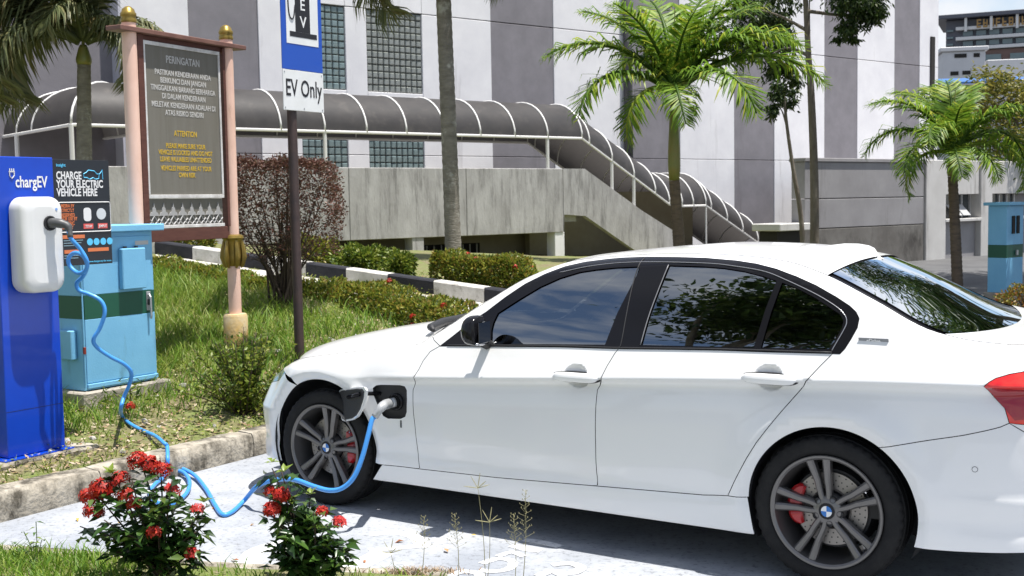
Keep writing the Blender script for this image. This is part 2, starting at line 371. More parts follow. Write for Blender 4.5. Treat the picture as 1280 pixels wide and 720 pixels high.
# near planted strip in the bottom corner
ns = [gz(u, v, 0) for u, v in ((-260, 668), (0, 688), (90, 694), (180, 702), (250, 709), (330, 713), (420, 716), (560, 722))]
near = []
for q in ns: near.append([q+[0, 0, .006], q+[.02, -.12, .03], q+[.1, -.5, .04], q+[.2, -1.4, .035], q+[.3, -3.5, .02]])
nst = MB().grid(np.array(near)[:, ::-1]).build('planting_strip', soil, smooth=True); tag(nst, 'strip of earth with grass beside the bay', kind='structure')
edge_ = [[q+[0, 0, 0], q+[-.005, .015, .014], q+[-.005, .05, .014], q+[0, .07, 0]] for q in ns]
ke = MB().grid(np.array(edge_)).build('strip_edging', kerb_conc, smooth=True); tag(ke, 'low concrete edging of the planted strip', kind='structure')
# ================================================================ THE CAR
paint = mat('white_car_paint', (.80, .80, .795), rough=.34, coat=.8, spec=.3)
black_gloss = mat('gloss_black_trim', (.010, .010, .012), rough=.14, coat=0., spec=.22)
black_soft = mat('black_plastic', (.018, .018, .02), rough=.55, bump=.15, bs=400)
rubber = mat('tyre_rubber', (.012, .012, .013), rough=.72, spec=.2, col2=(.020, .0195, .0195), vs=14, bump=.1, bs=120)
rimpaint = mat('grey_alloy', (.155, .148, .145), rough=.36, metal=.6, coat=.3)
disc_steel = mat('brake_steel', (.30, .28, .26), rough=.45, metal=.85)
redcal = mat('red_caliper_paint', (.42, .008, .012), rough=.3, coat=.5)
chrome = mat('bright_chrome', (.75, .75, .77), rough=.12, metal=1.)
cabin = mat('dark_cabin_leather', (.03, .028, .027), rough=.7, bump=.1, bs=200)
bmwblue = mat('roundel_blue', (.02, .16, .5), rough=.25); bmwwhite = mat('roundel_white', (.8, .8, .8), rough=.25)
def glass(name, tint, refl):
    m = bpy.data.materials.new(name); m.use_nodes = True; t = m.node_tree; t.nodes.clear()
    o = t.nodes.new('ShaderNodeOutputMaterial'); tr = t.nodes.new('ShaderNodeBsdfTransparent'); tr.inputs[0].default_value = (*tint, 1)
    gl = t.nodes.new('ShaderNodeBsdfGlossy'); gl.inputs['Roughness'].default_value = .012; gl.inputs[0].default_value = (.93, .97, 1, 1)
    fr = t.nodes.new('ShaderNodeFresnel'); fr.inputs[0].default_value = 1.52
    ad = t.nodes.new('ShaderNodeMath'); ad.operation = 'MULTIPLY_ADD'; ad.inputs[1].default_value = 1-refl; ad.inputs[2].default_value = refl; ad.use_clamp = True
    mx = t.nodes.new('ShaderNodeMixShader'); t.links.new(fr.outputs[0], ad.inputs[0]); t.links.new(ad.outputs[0], mx.inputs[0])
    bp = t.nodes.new('ShaderNodeBump'); n = t.nodes.new('ShaderNodeTexNoise'); n.inputs['Scale'].default_value = 5.; n.inputs['Detail'].default_value = 1
    tcx = t.nodes.new('ShaderNodeTexCoord'); mpx = t.nodes.new('ShaderNodeMapping'); mpx.inputs['Scale'].default_value = (.5, 1, 2.4)
    t.links.new(tcx.outputs['Object'], mpx.inputs[0]); t.links.new(mpx.outputs[0], n.inputs['Vector'])
    bp.inputs['Strength'].default_value = .12; bp.inputs['Distance'].default_value = .006
    t.links.new(n.outputs['Fac'], bp.inputs['Height']); t.links.new(bp.outputs[0], gl.inputs['Normal'])
    t.links.new(tr.outputs[0], mx.inputs[1]); t.links.new(gl.outputs[0], mx.inputs[2]); t.links.new(mx.outputs[0], o.inputs[0])
    return m
side_glass = glass('tinted_side_glass', (.06, .07, .075), .27)
rear_glass = glass('dark_rear_glass', (.04, .045, .05), .04)
tail_red = mat('tail_lamp_red', (.60, .010, .012), rough=.1, coat=.6, col2=(.74, .03, .02), vs=18, stretch=(1, 1, 3))
tail_dark = mat('tail_lamp_dark_red', (.30, .005, .014), rough=.1, coat=.5)
lamp_clear = mat('headlamp_lens', (.12, .16, .2), rough=.05, coat=1., col2=(.5, .55, .6), vs=16)

# plan outline of the body at its widest, tail to nose; s is measured along it and equals X where the side is straight
_pl = catmull([(-1.045, 0), (-1.035, .3), (-1.0, .6), (-.92, .75), (-.75, .845), (-.55, .882), (-.3, .897), (0, .903), (.5, .905), (1.4, .902), (2.3, .895),
               (2.81, .89), (3.1, .872), (3.28, .83), (3.42, .74), (3.53, .55), (3.585, .3), (3.6, 0)], 30)
_sl = np.concatenate([[0], np.cumsum(np.linalg.norm(np.diff(_pl, axis=0), axis=1))])
_sl -= np.interp(0, _pl[:, 0][(_pl[:, 1] > .85)], _sl[(_pl[:, 1] > .85)])
_tg = np.gradient(_pl, _sl, axis=0); _tg = nrm(_tg); _nm = np.stack([-_tg[:, 1], _tg[:, 0]], 1)
S_TAIL, S_NOSE = _sl[0], _sl[-1]
f_crease = pchip([-1.6, -.63, -.3, .4, 1.9, 2.3, 2.8, 3.6], [.91, .907, .9, .868, .776, .753, .72, .68])
f_belt = pchip([-1.6, -.05, .5, 1.3, 2.03, 2.4, 3.6], [1.03, 1.0, .985, .957, .925, .9, .8])
f_top = pchip([-1.7, -.8, -.6, -.42, -.16, .1, .29, .54, .75, .93, 1.15, 1.39, 1.63, 1.88, 2.1, 2.25, 2.34, 2.555, 2.95, 3.19, 3.4, 4.3],
              [1.035, 1.055, 1.068, 1.1, 1.215, 1.325, 1.375, 1.397, 1.402, 1.398, 1.385, 1.362, 1.285, 1.140, .998, .915, .898, .872, .817, .777, .72, .62])
_dlow = pchip([.10, .16, .20, .27, .30, .34, .45, .60, .72], [.075, .05, .034, .030, .030, .036, .024, .019, .019])
_dcr = pchip([-.30, -.14, -.08, -.042, -.024, -.010, 0, .03, .08, .13, .165], [.019, .0235, .0335, .0425, .038, .019, .0015, .0135, .036, .057, .0725])
ARCH = ((-.02, .33, .362), (2.82, .335, .372))
CUPS = []
def Doff(s, z):
    s = np.asarray(s, float); z = np.asarray(z, float)
    zc = f_crease(s); u = z-zc; zb = zc+.165
    fade = sstep(2.62, 2.1, s)                                   # the crease dies out on the front wing
    dc = _dcr(np.clip(u, -.30, .165))
    soft = np.interp(u, [-.30, 0, .165], [.019, .012, .0625])+0*u
    soft = np.where(u > 0, .010+.0605*(np.clip(u, 0, .165)/.165)**1.6, .019-.009*sstep(-.3, 0, u))
    d = np.where(u > -.16, fade*dc+(1-fade)*soft, _dlow(z))
    wbl = sstep(-.24, -.12, u); d = np.where((u > -.24) & (u <= -.12), _dlow(z)*(1-wbl)+(fade*dc+(1-fade)*soft)*wbl, np.where(u <= -.24, _dlow(z), fade*dc+(1-fade)*soft))
    dz = np.clip(z-zb, 0, None); d = d + .47*dz + .25*dz*dz
    zt = f_top(s); wv = np.clip((z-(zt-.055))/.055, 0, 1.15); d = d + .085*wv**2.4
    d = d + sstep(2.95, 3.4, s)*np.clip(z-.5, 0, None)*.5 + sstep(-.6, -1.1, s)*np.clip(z-.85, 0, None)*.45
    for xw, zw, r in ARCH:
        rr = np.hypot(s-xw, z-zw); up_ = sstep(-.25, .1, z-zw)
        d = d - .025*np.exp(-((rr-r-.042)/.085)**2)*up_*(rr > r+.042) - .025*up_*(rr <= r+.042)
        d = d + .027*np.clip((r+.042-rr)/.042, 0, 1.6)*(rr < r+.042)*up_
    d = d + .012*np.exp(-((z-.47)/.03)**2)*0
    # rear bumper ledge
    d = d - .006*sstep(-.42, -.55, s)*sstep(.475, .455, z)
    for (cs, cz, ra, rb) in CUPS:
        q = ((s-cs)/ra)**2+((z-cz)/rb)**2; d = d + .024*np.clip(1-q, 0, 1)**.8
    return d
def Ssurf(s, z, off=0.):
    s = np.asarray(s, float); z = np.asarray(z, float)
    X = np.interp(s, _sl, _pl[:, 0]); Y = np.interp(s, _sl, _pl[:, 1]); nx = np.interp(s, _sl, _nm[:, 0]); ny = np.interp(s, _sl, _nm[:, 1])
    d = Doff(s, z)+off
    return np.stack([X-nx*d, np.maximum(Y-ny*d, 0), z+0*s], -1)
def Snorm(s, z):
    e = .0025
    a = Ssurf(s+e, z)-Ssurf(s-e, z); b = Ssurf(s, z+e)-Ssurf(s, z-e)
    return nrm(np.cross(b, a))
def hit(u, v):
    """photo pixel -> (s, z) on the near body side"""
    d = ray(u, v); dc = np.array([d[0]*_c+d[1]*_s, -d[0]*_s+d[1]*_c, d[2]]); o = w2car(CC)
    t = (.85-o[1])/dc[1]; P = o+dc*t; q = np.array([P[0], P[2], t])
    for _ in range(25):
        def F(q): return Ssurf(q[0], q[1]) - (o+dc*q[2])
        f0 = F(q); J = np.stack([(F(q+np.eye(3)[i]*1e-4)-f0)/1e-4 for i in range(3)], 1)
        st = np.linalg.lstsq(J, -f0, rcond=None)[0]; q = q+np.clip(st, -.15, .15)
        if np.abs(st).max() < 1e-6: break
    return (float(q[0]), float(q[1]))
def H(*px): return [hit(u, v) for u, v in px]
CUPS_ = [hit(718, 471), hit(959.5, 473)]
CUPS += [(CUPS_[0][0], CUPS_[0][1], .068, .058), (CUPS_[1][0], CUPS_[1][1], .068, .058)]

def densify(poly, step=.03):
    o = []
    for i in range(len(poly)):
        a, b = np.array(poly[i]), np.array(poly[(i+1) % len(poly)]); n = max(1, int(np.ceil(np.linalg.norm(b-a)/step)))
        for k in range(n): o.append(tuple(a+(b-a)*k/n))
    return o
def area(p): return .5*sum(p[i][0]*p[(i+1) % len(p)][1]-p[(i+1) % len(p)][0]*p[i][1] for i in range(len(p)))
def shrink(poly, g):
    if area(poly) < 0: poly = poly[::-1]
    n = len(poly); o = []
    for i in range(n):
        a, b, c = (np.array(poly[j % n]) for j in (i-1, i, i+1)); e1, e2 = b-a, c-b
        n1 = np.array([-e1[1], e1[0]]); n2 = np.array([-e2[1], e2[0]]); n1 = n1/(np.linalg.norm(n1)+1e-9); n2 = n2/(np.linalg.norm(n2)+1e-9)
        m = n1+n2; m = m/max(.45, m @ m/2 if m @ m > 0 else 1)/1.; o.append(tuple(b+m*g*.5*1.0))
    return o
def inside(poly, x, y):
    c = np.zeros(len(x), bool); n = len(poly)
    for i in range(n):
        x1, y1 = poly[i]; x2, y2 = poly[(i+1) % n]
        if y1 == y2: continue
        k = ((y1 > y) != (y2 > y)) & (x < (x2-x1)*(y-y1)/(y2-y1)+x1); c ^= k
    return c
def panel(name, m, poly, parent, holes=(), gap=.0036, off=0., flange=.014, side=1, step=.028, both=False, fine=False):
    """a trimmed piece of the body-side surface with a folded edge; side=-1 mirrors it"""
    poly = densify(poly, step)
    if gap: poly = shrink(poly, gap)
    holes = [densify(h, .012) for h in holes]
    pts = list(poly); edges = [(i, (i+1) % len(poly)) for i in range(len(poly))]
    for h in holes:
        b = len(pts); pts += h; edges += [(b+i, b+(i+1) % len(h)) for i in range(len(h))]
    P = np.array(poly); gs = step if not fine else .014
    sg = np.arange(P[:, 0].min(), P[:, 0].max(), gs); zg = []
    ur = np.concatenate([np.arange(-.75, -.1, .03), np.arange(-.1, .04, .006), np.arange(.04, .7, .022)])
    A, B = np.meshgrid(sg, ur); A = A.ravel(); B = (f_crease(A)+B.ravel())
    for (cs, cz, ra, rb) in CUPS:
        ga, gb = np.meshgrid(np.arange(cs-ra*1.15, cs+ra*1.15, .0075), np.arange(cz-rb*1.15, cz+rb*1.15, .0075)); A = np.concatenate([A, ga.ravel()]); B = np.concatenate([B, gb.ravel()])
    ok = inside(poly, A, B)
    for h in holes: ok &= ~inside(h, A, B)
    A, B = A[ok], B[ok]
    allp = np.array(pts)
    dmin = np.min(np.hypot(A[:, None]-allp[None, :, 0], B[:, None]-allp[None, :, 1]), axis=1) if len(A) else np.array([])
    A, B = A[dmin > .007], B[dmin > .007]
    vin = [Vector(p) for p in pts]+[Vector((a, b)) for a, b in zip(A, B)]
    vo, eo, fo, *_ = delaunay_2d_cdt(vin, edges, [], 0, 1e-6)
    V2 = np.array([tuple(v) for v in vo]); F = np.array([f for f in fo if len(f) == 3])
    cen = V2[F].mean(1); ok = inside(poly, cen[:, 0], cen[:, 1])
    for h in holes: ok &= ~inside(h, cen[:, 0], cen[:, 1])
    F = F[ok]; V = Ssurf(V2[:, 0], V2[:, 1], off); N = Snorm(V2[:, 0], V2[:, 1])
    # face orientation: outward
    fn = np.cross(V[F[:, 1]]-V[F[:, 0]], V[F[:, 2]]-V[F[:, 0]]); fl = (fn*N[F].mean(1)).sum(1) < 0; F[fl] = F[fl][:, ::-1]
    verts, faces, nors = [V], [F], [N]; base = len(V)
    if flange:
        for lp in [poly]+holes:
            q = np.array(lp); n = len(q); a = Ssurf(q[:, 0], q[:, 1], off); b = a - Snorm(q[:, 0], q[:, 1])*flange
            tn = np.roll(a, -1, 0)-np.roll(a, 1, 0); sn = nrm(np.cross(tn, Snorm(q[:, 0], q[:, 1])))
            i = np.arange(n); j = (i+1) % n
            verts += [a, b]; nors += [sn, sn]; faces.append(np.concatenate([np.stack([i, j, j+n], 1), np.stack([i, j+n, i+n], 1)])+base); base += 2*n
    V, F, N = np.concatenate(verts), np.concatenate(faces), np.concatenate(nors)
    if both:
        V2_, N2_ = V*[1, -1, 1], N*[1, -1, 1]; F = np.concatenate([F, F[:, ::-1]+len(V)]); V = np.concatenate([V, V2_]); N = np.concatenate([N, N2_])
    elif side < 0: V = V*[1, -1, 1]; N = N*[1, -1, 1]; F = F[:, ::-1]
    me = npmesh(name, V, F, m, True)
    if len(me.vertices) == len(N): me.normals_split_custom_set_from_vertices([tuple(n) for n in N])
    return link(name, me, parent)
def loft(name, m, Pg, parent, both=True, flange=0.):
    """smooth patch from a grid of points [i along][j from the side edge to the centreline], mirrored"""
    Pg = np.asarray(Pg); full = np.concatenate([Pg, (Pg*[1, -1, 1])[:, ::-1][:, 1:]], 1)
    mb = MB().grid(full); me = mb.mesh(name, m, True); o = link(name, me, parent)
    return o

car = thing('parked_car', 'white four-door sedan with charging cable plugged into its open front-wing flap', 'car', (CARX, CARY, 0), YAW)

# ---- outlines, read off the photograph as directions and laid on the body surface
sill = H((477.5, 581), (525, 586.2), (620, 596.9), (747, 607.6), (880, 618.8), (909.7, 619.7), (934.7, 621.3))
d1 = H((550, 432.5), (537.8, 439.5), (529, 451), (522.8, 463), (518.4, 475), (516.4, 487), (516.2, 500), (516.6, 513), (518.6, 531), (520.8, 552), (523, 572), (525, 586.2))
d2 = H((773.1, 436.2), (768.8, 441.2), (758.8, 457.5), (751.5, 472), (747, 487), (745, 505), (744.2, 530), (744.6, 560), (745.8, 590), (747, 607.6))
d3 = H((1041, 441.9), (1026.2, 456.6), (1012.2, 471.4), (1005.2, 481.6), (996.6, 492), (985, 505), (971.9, 520), (957.5, 537.5), (945, 553.8), (932.5, 573.8), (920, 597.5), (909.7, 619.7))
belt = H((550, 432.5), (620, 433), (700, 433.8), (773.1, 436), (840, 436.8), (900, 437.8), (960, 440), (1041, 441.9))
trim = H((550, 432.5), (565, 421), (590, 401.2), (607.5, 390), (631.2, 371.9), (656.2, 355), (681.2, 342.5), (706.2, 333.1), (731.2, 327.5), (760, 323.9), (776.2, 322.5), (807.5, 321.2), (845, 321.6), (880, 322.6),
         (920, 326), (945, 329.8), (970, 336.2), (995, 345.6), (1020, 356.9), (1045, 371.2), (1062, 382.5), (1070, 390), (1073.9, 398), (1071.6, 409.7), (1063.8, 423.8), (1055.9, 436.2), (1050, 442.3))
seam_r = H((1097.5, 561.2), (1120, 557), (1160, 550.5), (1203, 544.4), (1232, 538.5), (1250, 534), (1261.7, 529))
tl_edge = H((1261.7, 529), (1256, 510), (1243, 496.5), (1230, 483.3), (1236, 478), (1245, 472.8), (1262, 467.8), (1278, 465))
def arc(k, a0, a1, n=36):
    xw, zw, r = ARCH[k]; return [(xw+r*math.cos(a), zw+r*math.sin(a)) for a in np.linspace(a0, a1, n)]
def ang(k, p): return math.atan2(p[1]-ARCH[k][1], p[0]-ARCH[k][0])
a_fs = ang(1, sill[0]); a_fs = a_fs if a_fs > 0 else a_fs+2*math.pi
z_fb, z_sb = .21, .185                                              # bumper and skirt undersides
def arcz(k, z, sgn):                                                # arch angle where it meets height z
    t = math.asin(max(-1, min(1, (z-ARCH[k][1])/ARCH[k][2]))); return t if sgn > 0 else math.pi-t
seam_f = H((363.8, 472.5), (356.3, 466), (350, 456))
sf0 = seam_f[0]
a_seam = ang(1, sf0)
topf = [(s, float(f_top(s))) for s in np.linspace(3.22, 2.13, 28)]
flap_px = H((466, 485), (470, 481.8), (476, 481), (500, 481.4), (506, 483), (508.6, 488), (508.8, 500), (508.4, 515), (506.5, 521), (501, 523.6), (485, 523.4), (479, 520), (473, 508), (467, 494))
fender = [sill[1], sill[0]] + arc(1, arcz(1, sill[0][1], -1), ang(1, sf0), 40) + seam_f + topf + d1
door_f = belt[:4] + d2 + [sill[3], sill[2], sill[1]] + d1[::-1][1:-1]
door_r = belt[3:] + d3[1:] + [sill[4]] + d2[::-1][:-1]
topb = [(s, float(f_top(s))) for s in np.linspace(-.98, 2.13, 80)]
s_tl = 0.0
body = trim[1:] + d3 + [sill[6]] + arc(0, arcz(0, sill[6][1], 1), ang(0, seam_r[0]), 40)[0:] + seam_r[1:] + tl_edge[1:] + \
    [(tl_edge[-1][0]-.16, tl_edge[-1][1]+.035), (-1.08, 1.02)] + topb + [d1[0]]
skirt = [sill[0]] + sill[1:] + [(ARCH[0][0]+ARCH[0][2]*math.cos(arcz(0, z_sb+.01, 1)), z_sb)]
skirt += [(s, z_sb) for s in np.linspace(skirt[-1][0]+.05, 2.42, 20)] + [(ARCH[1][0]+ARCH[1][2]*math.cos(arcz(1, z_sb+.0, -1)), z_sb)]
rb_bot = H((1154.7, 684.7), (1280, 677.8))
sr0 = ARCH[0][0]+ARCH[0][2]*math.cos(arcz(0, .225, -1))
bumper_r = arc(0, ang(0, seam_r[0]), arcz(0, .225, -1), 24) + [(s, .225+.03*sstep(sr0, -1.0, s)) for s in np.linspace(sr0-.04, S_TAIL+.002, 24)] + \
    [(S_TAIL+.002, .60), (tl_edge[0][0]-.25, .60), (tl_edge[0][0]-.06, tl_edge[0][1]-.035)] + seam_r[::-1][:-1]
tail = tl_edge + [(tl_edge[-1][0]-.2, tl_edge[-1][1]-.005), (-1.36, .90), (-1.36, .80), (tl_edge[0][0]-.25, .745)]
trunk_face = [(S_TAIL+.002, .60), (tl_edge[0][0]-.25, .60), (tl_edge[0][0]-.06, tl_edge[0][1]-.035), tl_edge[0], (tl_edge[0][0]-.25, .745), (-1.36, .80), (-1.36, .90), (tl_edge[-1][0]-.2, tl_edge[-1][1]-.005),
              (-1.09, 1.025), (-1.2, 1.035), (S_TAIL+.002, 1.045)]
hl = [seam_f[2], seam_f[1], (seam_f[1][0]+.1, seam_f[1][1]-.055), (3.62, .60), (3.86, .585), (3.86, .69), (3.5, .70), (3.3, .735)]
sb0 = ARCH[1][0]+ARCH[1][2]*math.cos(arcz(1, z_fb, 1))
bumper_f = arc(1, arcz(1, z_fb, 1), ang(1, sf0), 30) + [seam_f[1], (seam_f[1][0]+.1, seam_f[1][1]-.055), (3.62, .60), (3.86, .585), (S_NOSE-.002, .585), (S_NOSE-.002, z_fb)] + [(s, z_fb) for s in np.linspace(S_NOSE-.05, sb0+.03, 24)]

for sd in (1, -1):
    fd = panel('front_wing', paint, fender, car, holes=[flap_px] if sd > 0 else [], side=sd)
    D1 = panel('front_door', paint, door_f, car, side=sd); D2 = panel('rear_door', paint, door_r, car, side=sd)
    bs = panel('body_side', paint, body, car, side=sd)
    panel('side_skirt', paint, skirt, car, side=sd)
    # dark surround and glass of the side windows
    gl1 = H((614.6, 412.5), (617, 403), (622.5, 391.5), (635, 383.4), (650, 373.8), (675, 358.8), (700, 347.5), (725, 340), (745, 337), (770, 334.4), (798, 333.1), (800, 337), (772, 391), (756.4, 431), (690, 430.4), (614.2, 430.3))
    gl2 = H((836.5, 331.6), (880, 333), (905, 335), (930, 339), (955, 345.5), (971, 351), (957.5, 385), (942.3, 434.6), (880, 433.2), (801.4, 431.4), (813, 390))
    gl3 = H((977.8, 353.2), (995, 359.5), (1020, 372.8), (1040, 386), (1050.5, 393), (1054.5, 401), (1052.4, 410), (1043.4, 426.5), (1036, 436.3), (951.4, 434.9), (964, 391))
    trimpoly = trim + [belt[7]] + belt[::-1][1:-1]
    bl0 = [(a, b+.0005) for a, b in trimpoly]
    tr_ = panel('window_surround', black_gloss, bl0, car, holes=[gl1, gl2, gl3], side=sd, gap=.0012, off=-.002, flange=.02)
    panel('side_window', side_glass, gl1, D1, side=sd, gap=0, off=.006, flange=0)
    panel('side_window', side_glass, gl2, D2, side=sd, gap=0, off=.006, flange=0)
    panel('quarter_window', side_glass, gl3, bs, side=sd, gap=0, off=.006, flange=0)
    # B-pillar seam and rubber strips, raised trims
    for pth, rad, mm in ((H((806, 322.5), (790, 361), (777.6, 425), (773.5, 435)), .0028, black_soft), (H((836, 331), (813, 390), (801, 431)), .0026, chrome if False else mat('pillar_edge', (.2, .2, .21), rough=.35)),
                         (H((560, 431.2), (700, 432.3), (773, 434.6), (900, 436.2), (1040, 440.4)), .0035, black_soft),
                         (H((700, 340.4), (745, 331.5), (800, 327.4), (880, 328.8), (920, 332.8), (955, 339), (980, 348.5), (1020, 367.5), (1046, 383.5), (1056, 393.5), (1058.5, 402), (1055, 412), (1040, 438)), .0022, mat('trim_line', (.34, .34, .36), rough=.25, metal=.6))):
        q = catmull(pth, 10); P = Ssurf(q[:, 0], q[:, 1], -.003)*[1, sd, 1]
        MB().tube(P, rad, 6).build('trim_strip', mm, tr_, smooth=True)
    panel('tail_light', tail_red, tail, car, side=sd, gap=.0015, off=-.003, flange=.03)
    q = H((1232.5, 484.5), (1279, 487.5)); q2 = [q[0], q[1], (q[1][0]-.1, q[1][1]-.01), (q[1][0]-.1, .79), (tl_edge[0][0]-.02, tl_edge[0][1]+.01), H((1256, 511))[0], H((1243, 497))[0]]
    panel('lower_lens', tail_dark, q2, car.children[-1], side=sd, gap=.003, off=-.0045, flange=.002)
    panel('headlight', lamp_clear, hl, car, side=sd, gap=.002, off=.001, flange=.05)
panel('rear_bumper', paint, bumper_r, car, both=True); RB = car.children[-1]
panel('front_bumper', paint, bumper_f, car, both=True); FB = car.children[-1]
panel('trunk_face', paint, trunk_face, car, both=True)
# ---- top: bonnet, windscreen, roof, rear window, boot lid
def edge(ss): return Ssurf(ss, f_top(ss))
def topgrid(ss, cx, cz, nj=15, pw=2.1, inset=0., drop=0.):
    E = edge(np.asarray(ss)); g = []
    for e, x, z in zip(E, cx, cz):
        y = e[1]*(1-inset); row = []
        for t in np.linspace(0, 1, nj):
            yy = y*(1-t); k = 1-(yy/e[1])**pw
            row.append((e[0]+(x-e[0])*(1-(yy/e[1])**2), yy, e[2]+(z-e[2])*k-drop))
        g.append(row)
    return g
ss = np.linspace(2.16, 3.24, 30); tt = (ss-ss[0])/(ss[-1]-ss[0])
hx = 2.32+(3.47-2.32)*tt; hz = pchip([2.3, 2.44, 2.71, 3.13, 3.36, 3.48], [.988, .978, .948, .872, .812, .765])(hx)
hood = loft('bonnet', paint, topgrid(ss, hx, hz, pw=2.6), car)
front_lip = [[tuple(np.array(p)) for p in topgrid(ss[-1:], hx[-1:], hz[-1:], pw=2.6)[0]], [(p[0]+.035, p[1], p[2]-.11) for p in topgrid(ss[-1:], hx[-1:], hz[-1:], pw=2.6)[0]]]
loft('nose_panel', black_soft, front_lip, car)
MB().tube([(2.2, .66, .985), (2.26, .6, .992), (2.33, .4, .997), (2.36, 0, 1.0), (2.33, -.4, .997), (2.26, -.6, .992), (2.2, -.66, .985)], [.012, .022, .025, .025, .025, .022, .012], 8).build('cowl_panel', black_soft, car, smooth=True)
ss = np.linspace(2.12, 1.42, 20); tt = (ss-ss[0])/(ss[-1]-ss[0])
loft('windscreen', rear_glass, topgrid(ss, 2.33+(1.43-2.33)*tt, np.array(pchip([0, .5, 1], [1.0, 1.225, 1.378])(tt)), inset=.03), car)
ss = np.linspace(1.43, .075, 36)
zr = pchip([-.1, .1, .29, .54, .75, .93, 1.15, 1.45], [1.345, 1.386, 1.415, 1.430, 1.433, 1.424, 1.407, 1.376])
rx = np.where(ss < .4, ss-.05*(sstep(.4, .07, ss)), ss)
roof = loft('roof', paint, topgrid(ss, rx, zr(rx), pw=2.4), car)
ss = np.linspace(.085, -.47, 22); tt = (ss-ss[0])/(ss[-1]-ss[0])
rw = loft('rear_window', rear_glass, topgrid(ss, .035+(-.60-.035)*tt, pchip([0, .3, .7, 1], [1.373, 1.29, 1.155, 1.074])(tt), inset=.075, drop=.004, pw=2.4), car)
loft('window_border', black_gloss, topgrid(ss, .035+(-.60-.035)*tt, pchip([0, .3, .7, 1], [1.373, 1.29, 1.155, 1.074])(tt), inset=.0, drop=.012, pw=2.4), rw)
ss = np.linspace(-.46, -.97, 18); tt = (ss-ss[0])/(ss[-1]-ss[0])
loft('trunk_lid', paint, topgrid(ss, -.59+(-1.035+.59)*tt, pchip([0, .5, 1], [1.072, 1.075, 1.062])(tt), pw=2.2), car)
# inner roof lining and body core (dark) that closes the gaps
ss = np.linspace(1.42, .08, 20)
loft('roof_lining', cabin, [[(p[0], p[1]*.97, p[2]-.035) for p in r] for r in topgrid(ss, ss, zr(ss), pw=2.4)], car)
core = MB()
sg = np.linspace(-.95, 3.35, 90)
for sd in (1, -1):
    for za, zb_ in ((.3, .93),):
        rows = []
        for z in np.linspace(0, 1, 14):
            zz = za + (np.minimum(f_top(sg)-.03, f_belt(sg)-.02)-za)*z
            # lift above the arches
            for xw, zw, r in ARCH:
                h = np.sqrt(np.clip((r+.012)**2-(sg-xw)**2, 0, None)); lim = np.where(np.abs(sg-xw) < r+.012, zw+h, -1); zz = np.maximum(zz, lim)
            rows.append(Ssurf(sg, zz, .024)*[1, sd, 1])
        core.grid(np.array(rows) if sd < 0 else np.array(rows)[:, ::-1])
core.build('body_core', black_soft, car, smooth=True)
ub = MB().box(-.93, 3.4, -.56, .56, .19, .24).box(.33, 2.43, -.80, .80, .192, .26).box(-.93, 3.4, -.5, .5, .24, .30)
ub.build('underbody', black_soft, car)
# wheel-arch liners
for k, (xw, zw, r) in enumerate(ARCH):
    for sd in (1, -1):
        lb = MB(); prof = [(r+.006, .845*sd), (r+.01, .60*sd), (.30, .58*sd), (.02, .575*sd)]
        lb.lathe(prof, 28, 'y', (xw, 0, zw), -.45, math.pi+.45); lb.build('wheel_arch_liner', black_soft, car, smooth=True)
# cabin
MB().box(-.3, 2.35, -.78, .78, .30, .36).build('cabin_floor', cabin, car)
MB().prism([(1.9, .6), (2.2, .6), (2.2, .86), (2.0, .90), (1.85, .88), (1.82, .75)], -.66, .66).build('dashboard', cabin, car)
MB().prism([(-.5, .55), (-.1, .55), (-.12, .95), (-.62, 1.02)], -.7, .7).build('parcel_shelf', cabin, car)
for yy in (.37, -.37):
    st = MB().box(.95, 1.5, yy-.25, yy+.25, .42, .58, .05)
    st.box(-.06, .08, yy-.25, yy+.25, 0, .66, .05, None)
    sv = st.v[24:]; st.v[24:] = [(x*1-.35*z+.98, y, z*.97+.54) for x, y, z in sv]
    so_ = st.build('front_seat', cabin, car, auto=40)
    MB().box(.60, .70, yy-.13, yy+.13, 1.16, 1.32, .04).build('headrest', cabin, so_, auto=40)
rs = MB().box(.0, .5, -.68, .68, .42, .58, .05).box(-.06, .08, -.68, .68, 0, .62, .05); rs.v[24:] = [(x-.4*z+.05, y, z*.95+.52) for x, y, z in rs.v[24:]]
rs.build('rear_seat', cabin, car, auto=40)
wh = MB(); wa = np.linspace(0, 2*math.pi, 29)
wh.tube([(1.72+.06*math.sin(a), -.37+.185*math.cos(a), .93+.175*math.sin(a)) for a in wa], .015, 8, cap=False); wh.tube([(1.72, -.37, .93), (1.95, -.37, .86)], .03, 8); wh.tube([(1.72, -.55, .93), (1.72, -.19, .93)], .014, 6)
wh.build('steering_wheel', cabin, car, smooth=True)
# aerial fin on the roof centreline
fp = [(.30, 0.), (.25, .022), (.19, .042), (.12, .056), (.07, .057), (.045, .05), (.02, .012), (0, 0)]
fin = MB(); rows = []
for t, wdt in ((0, 1.), (.35, .8), (.75, .45), (1, .12)):
    row = [];
    for x, h in fp: row.append((x, .024*wdt*math.sin(math.pi*min(1, max(.05, (x)/.3)))**.6+.001, float(zr(x-.02))-.004+h*t*.86))
    rows.append(row)
rows = np.array(rows); fin.grid(rows); fin.grid((rows*[1, -1, 1])[:, ::-1]); fin.build('aerial_fin', paint, car, smooth=True)
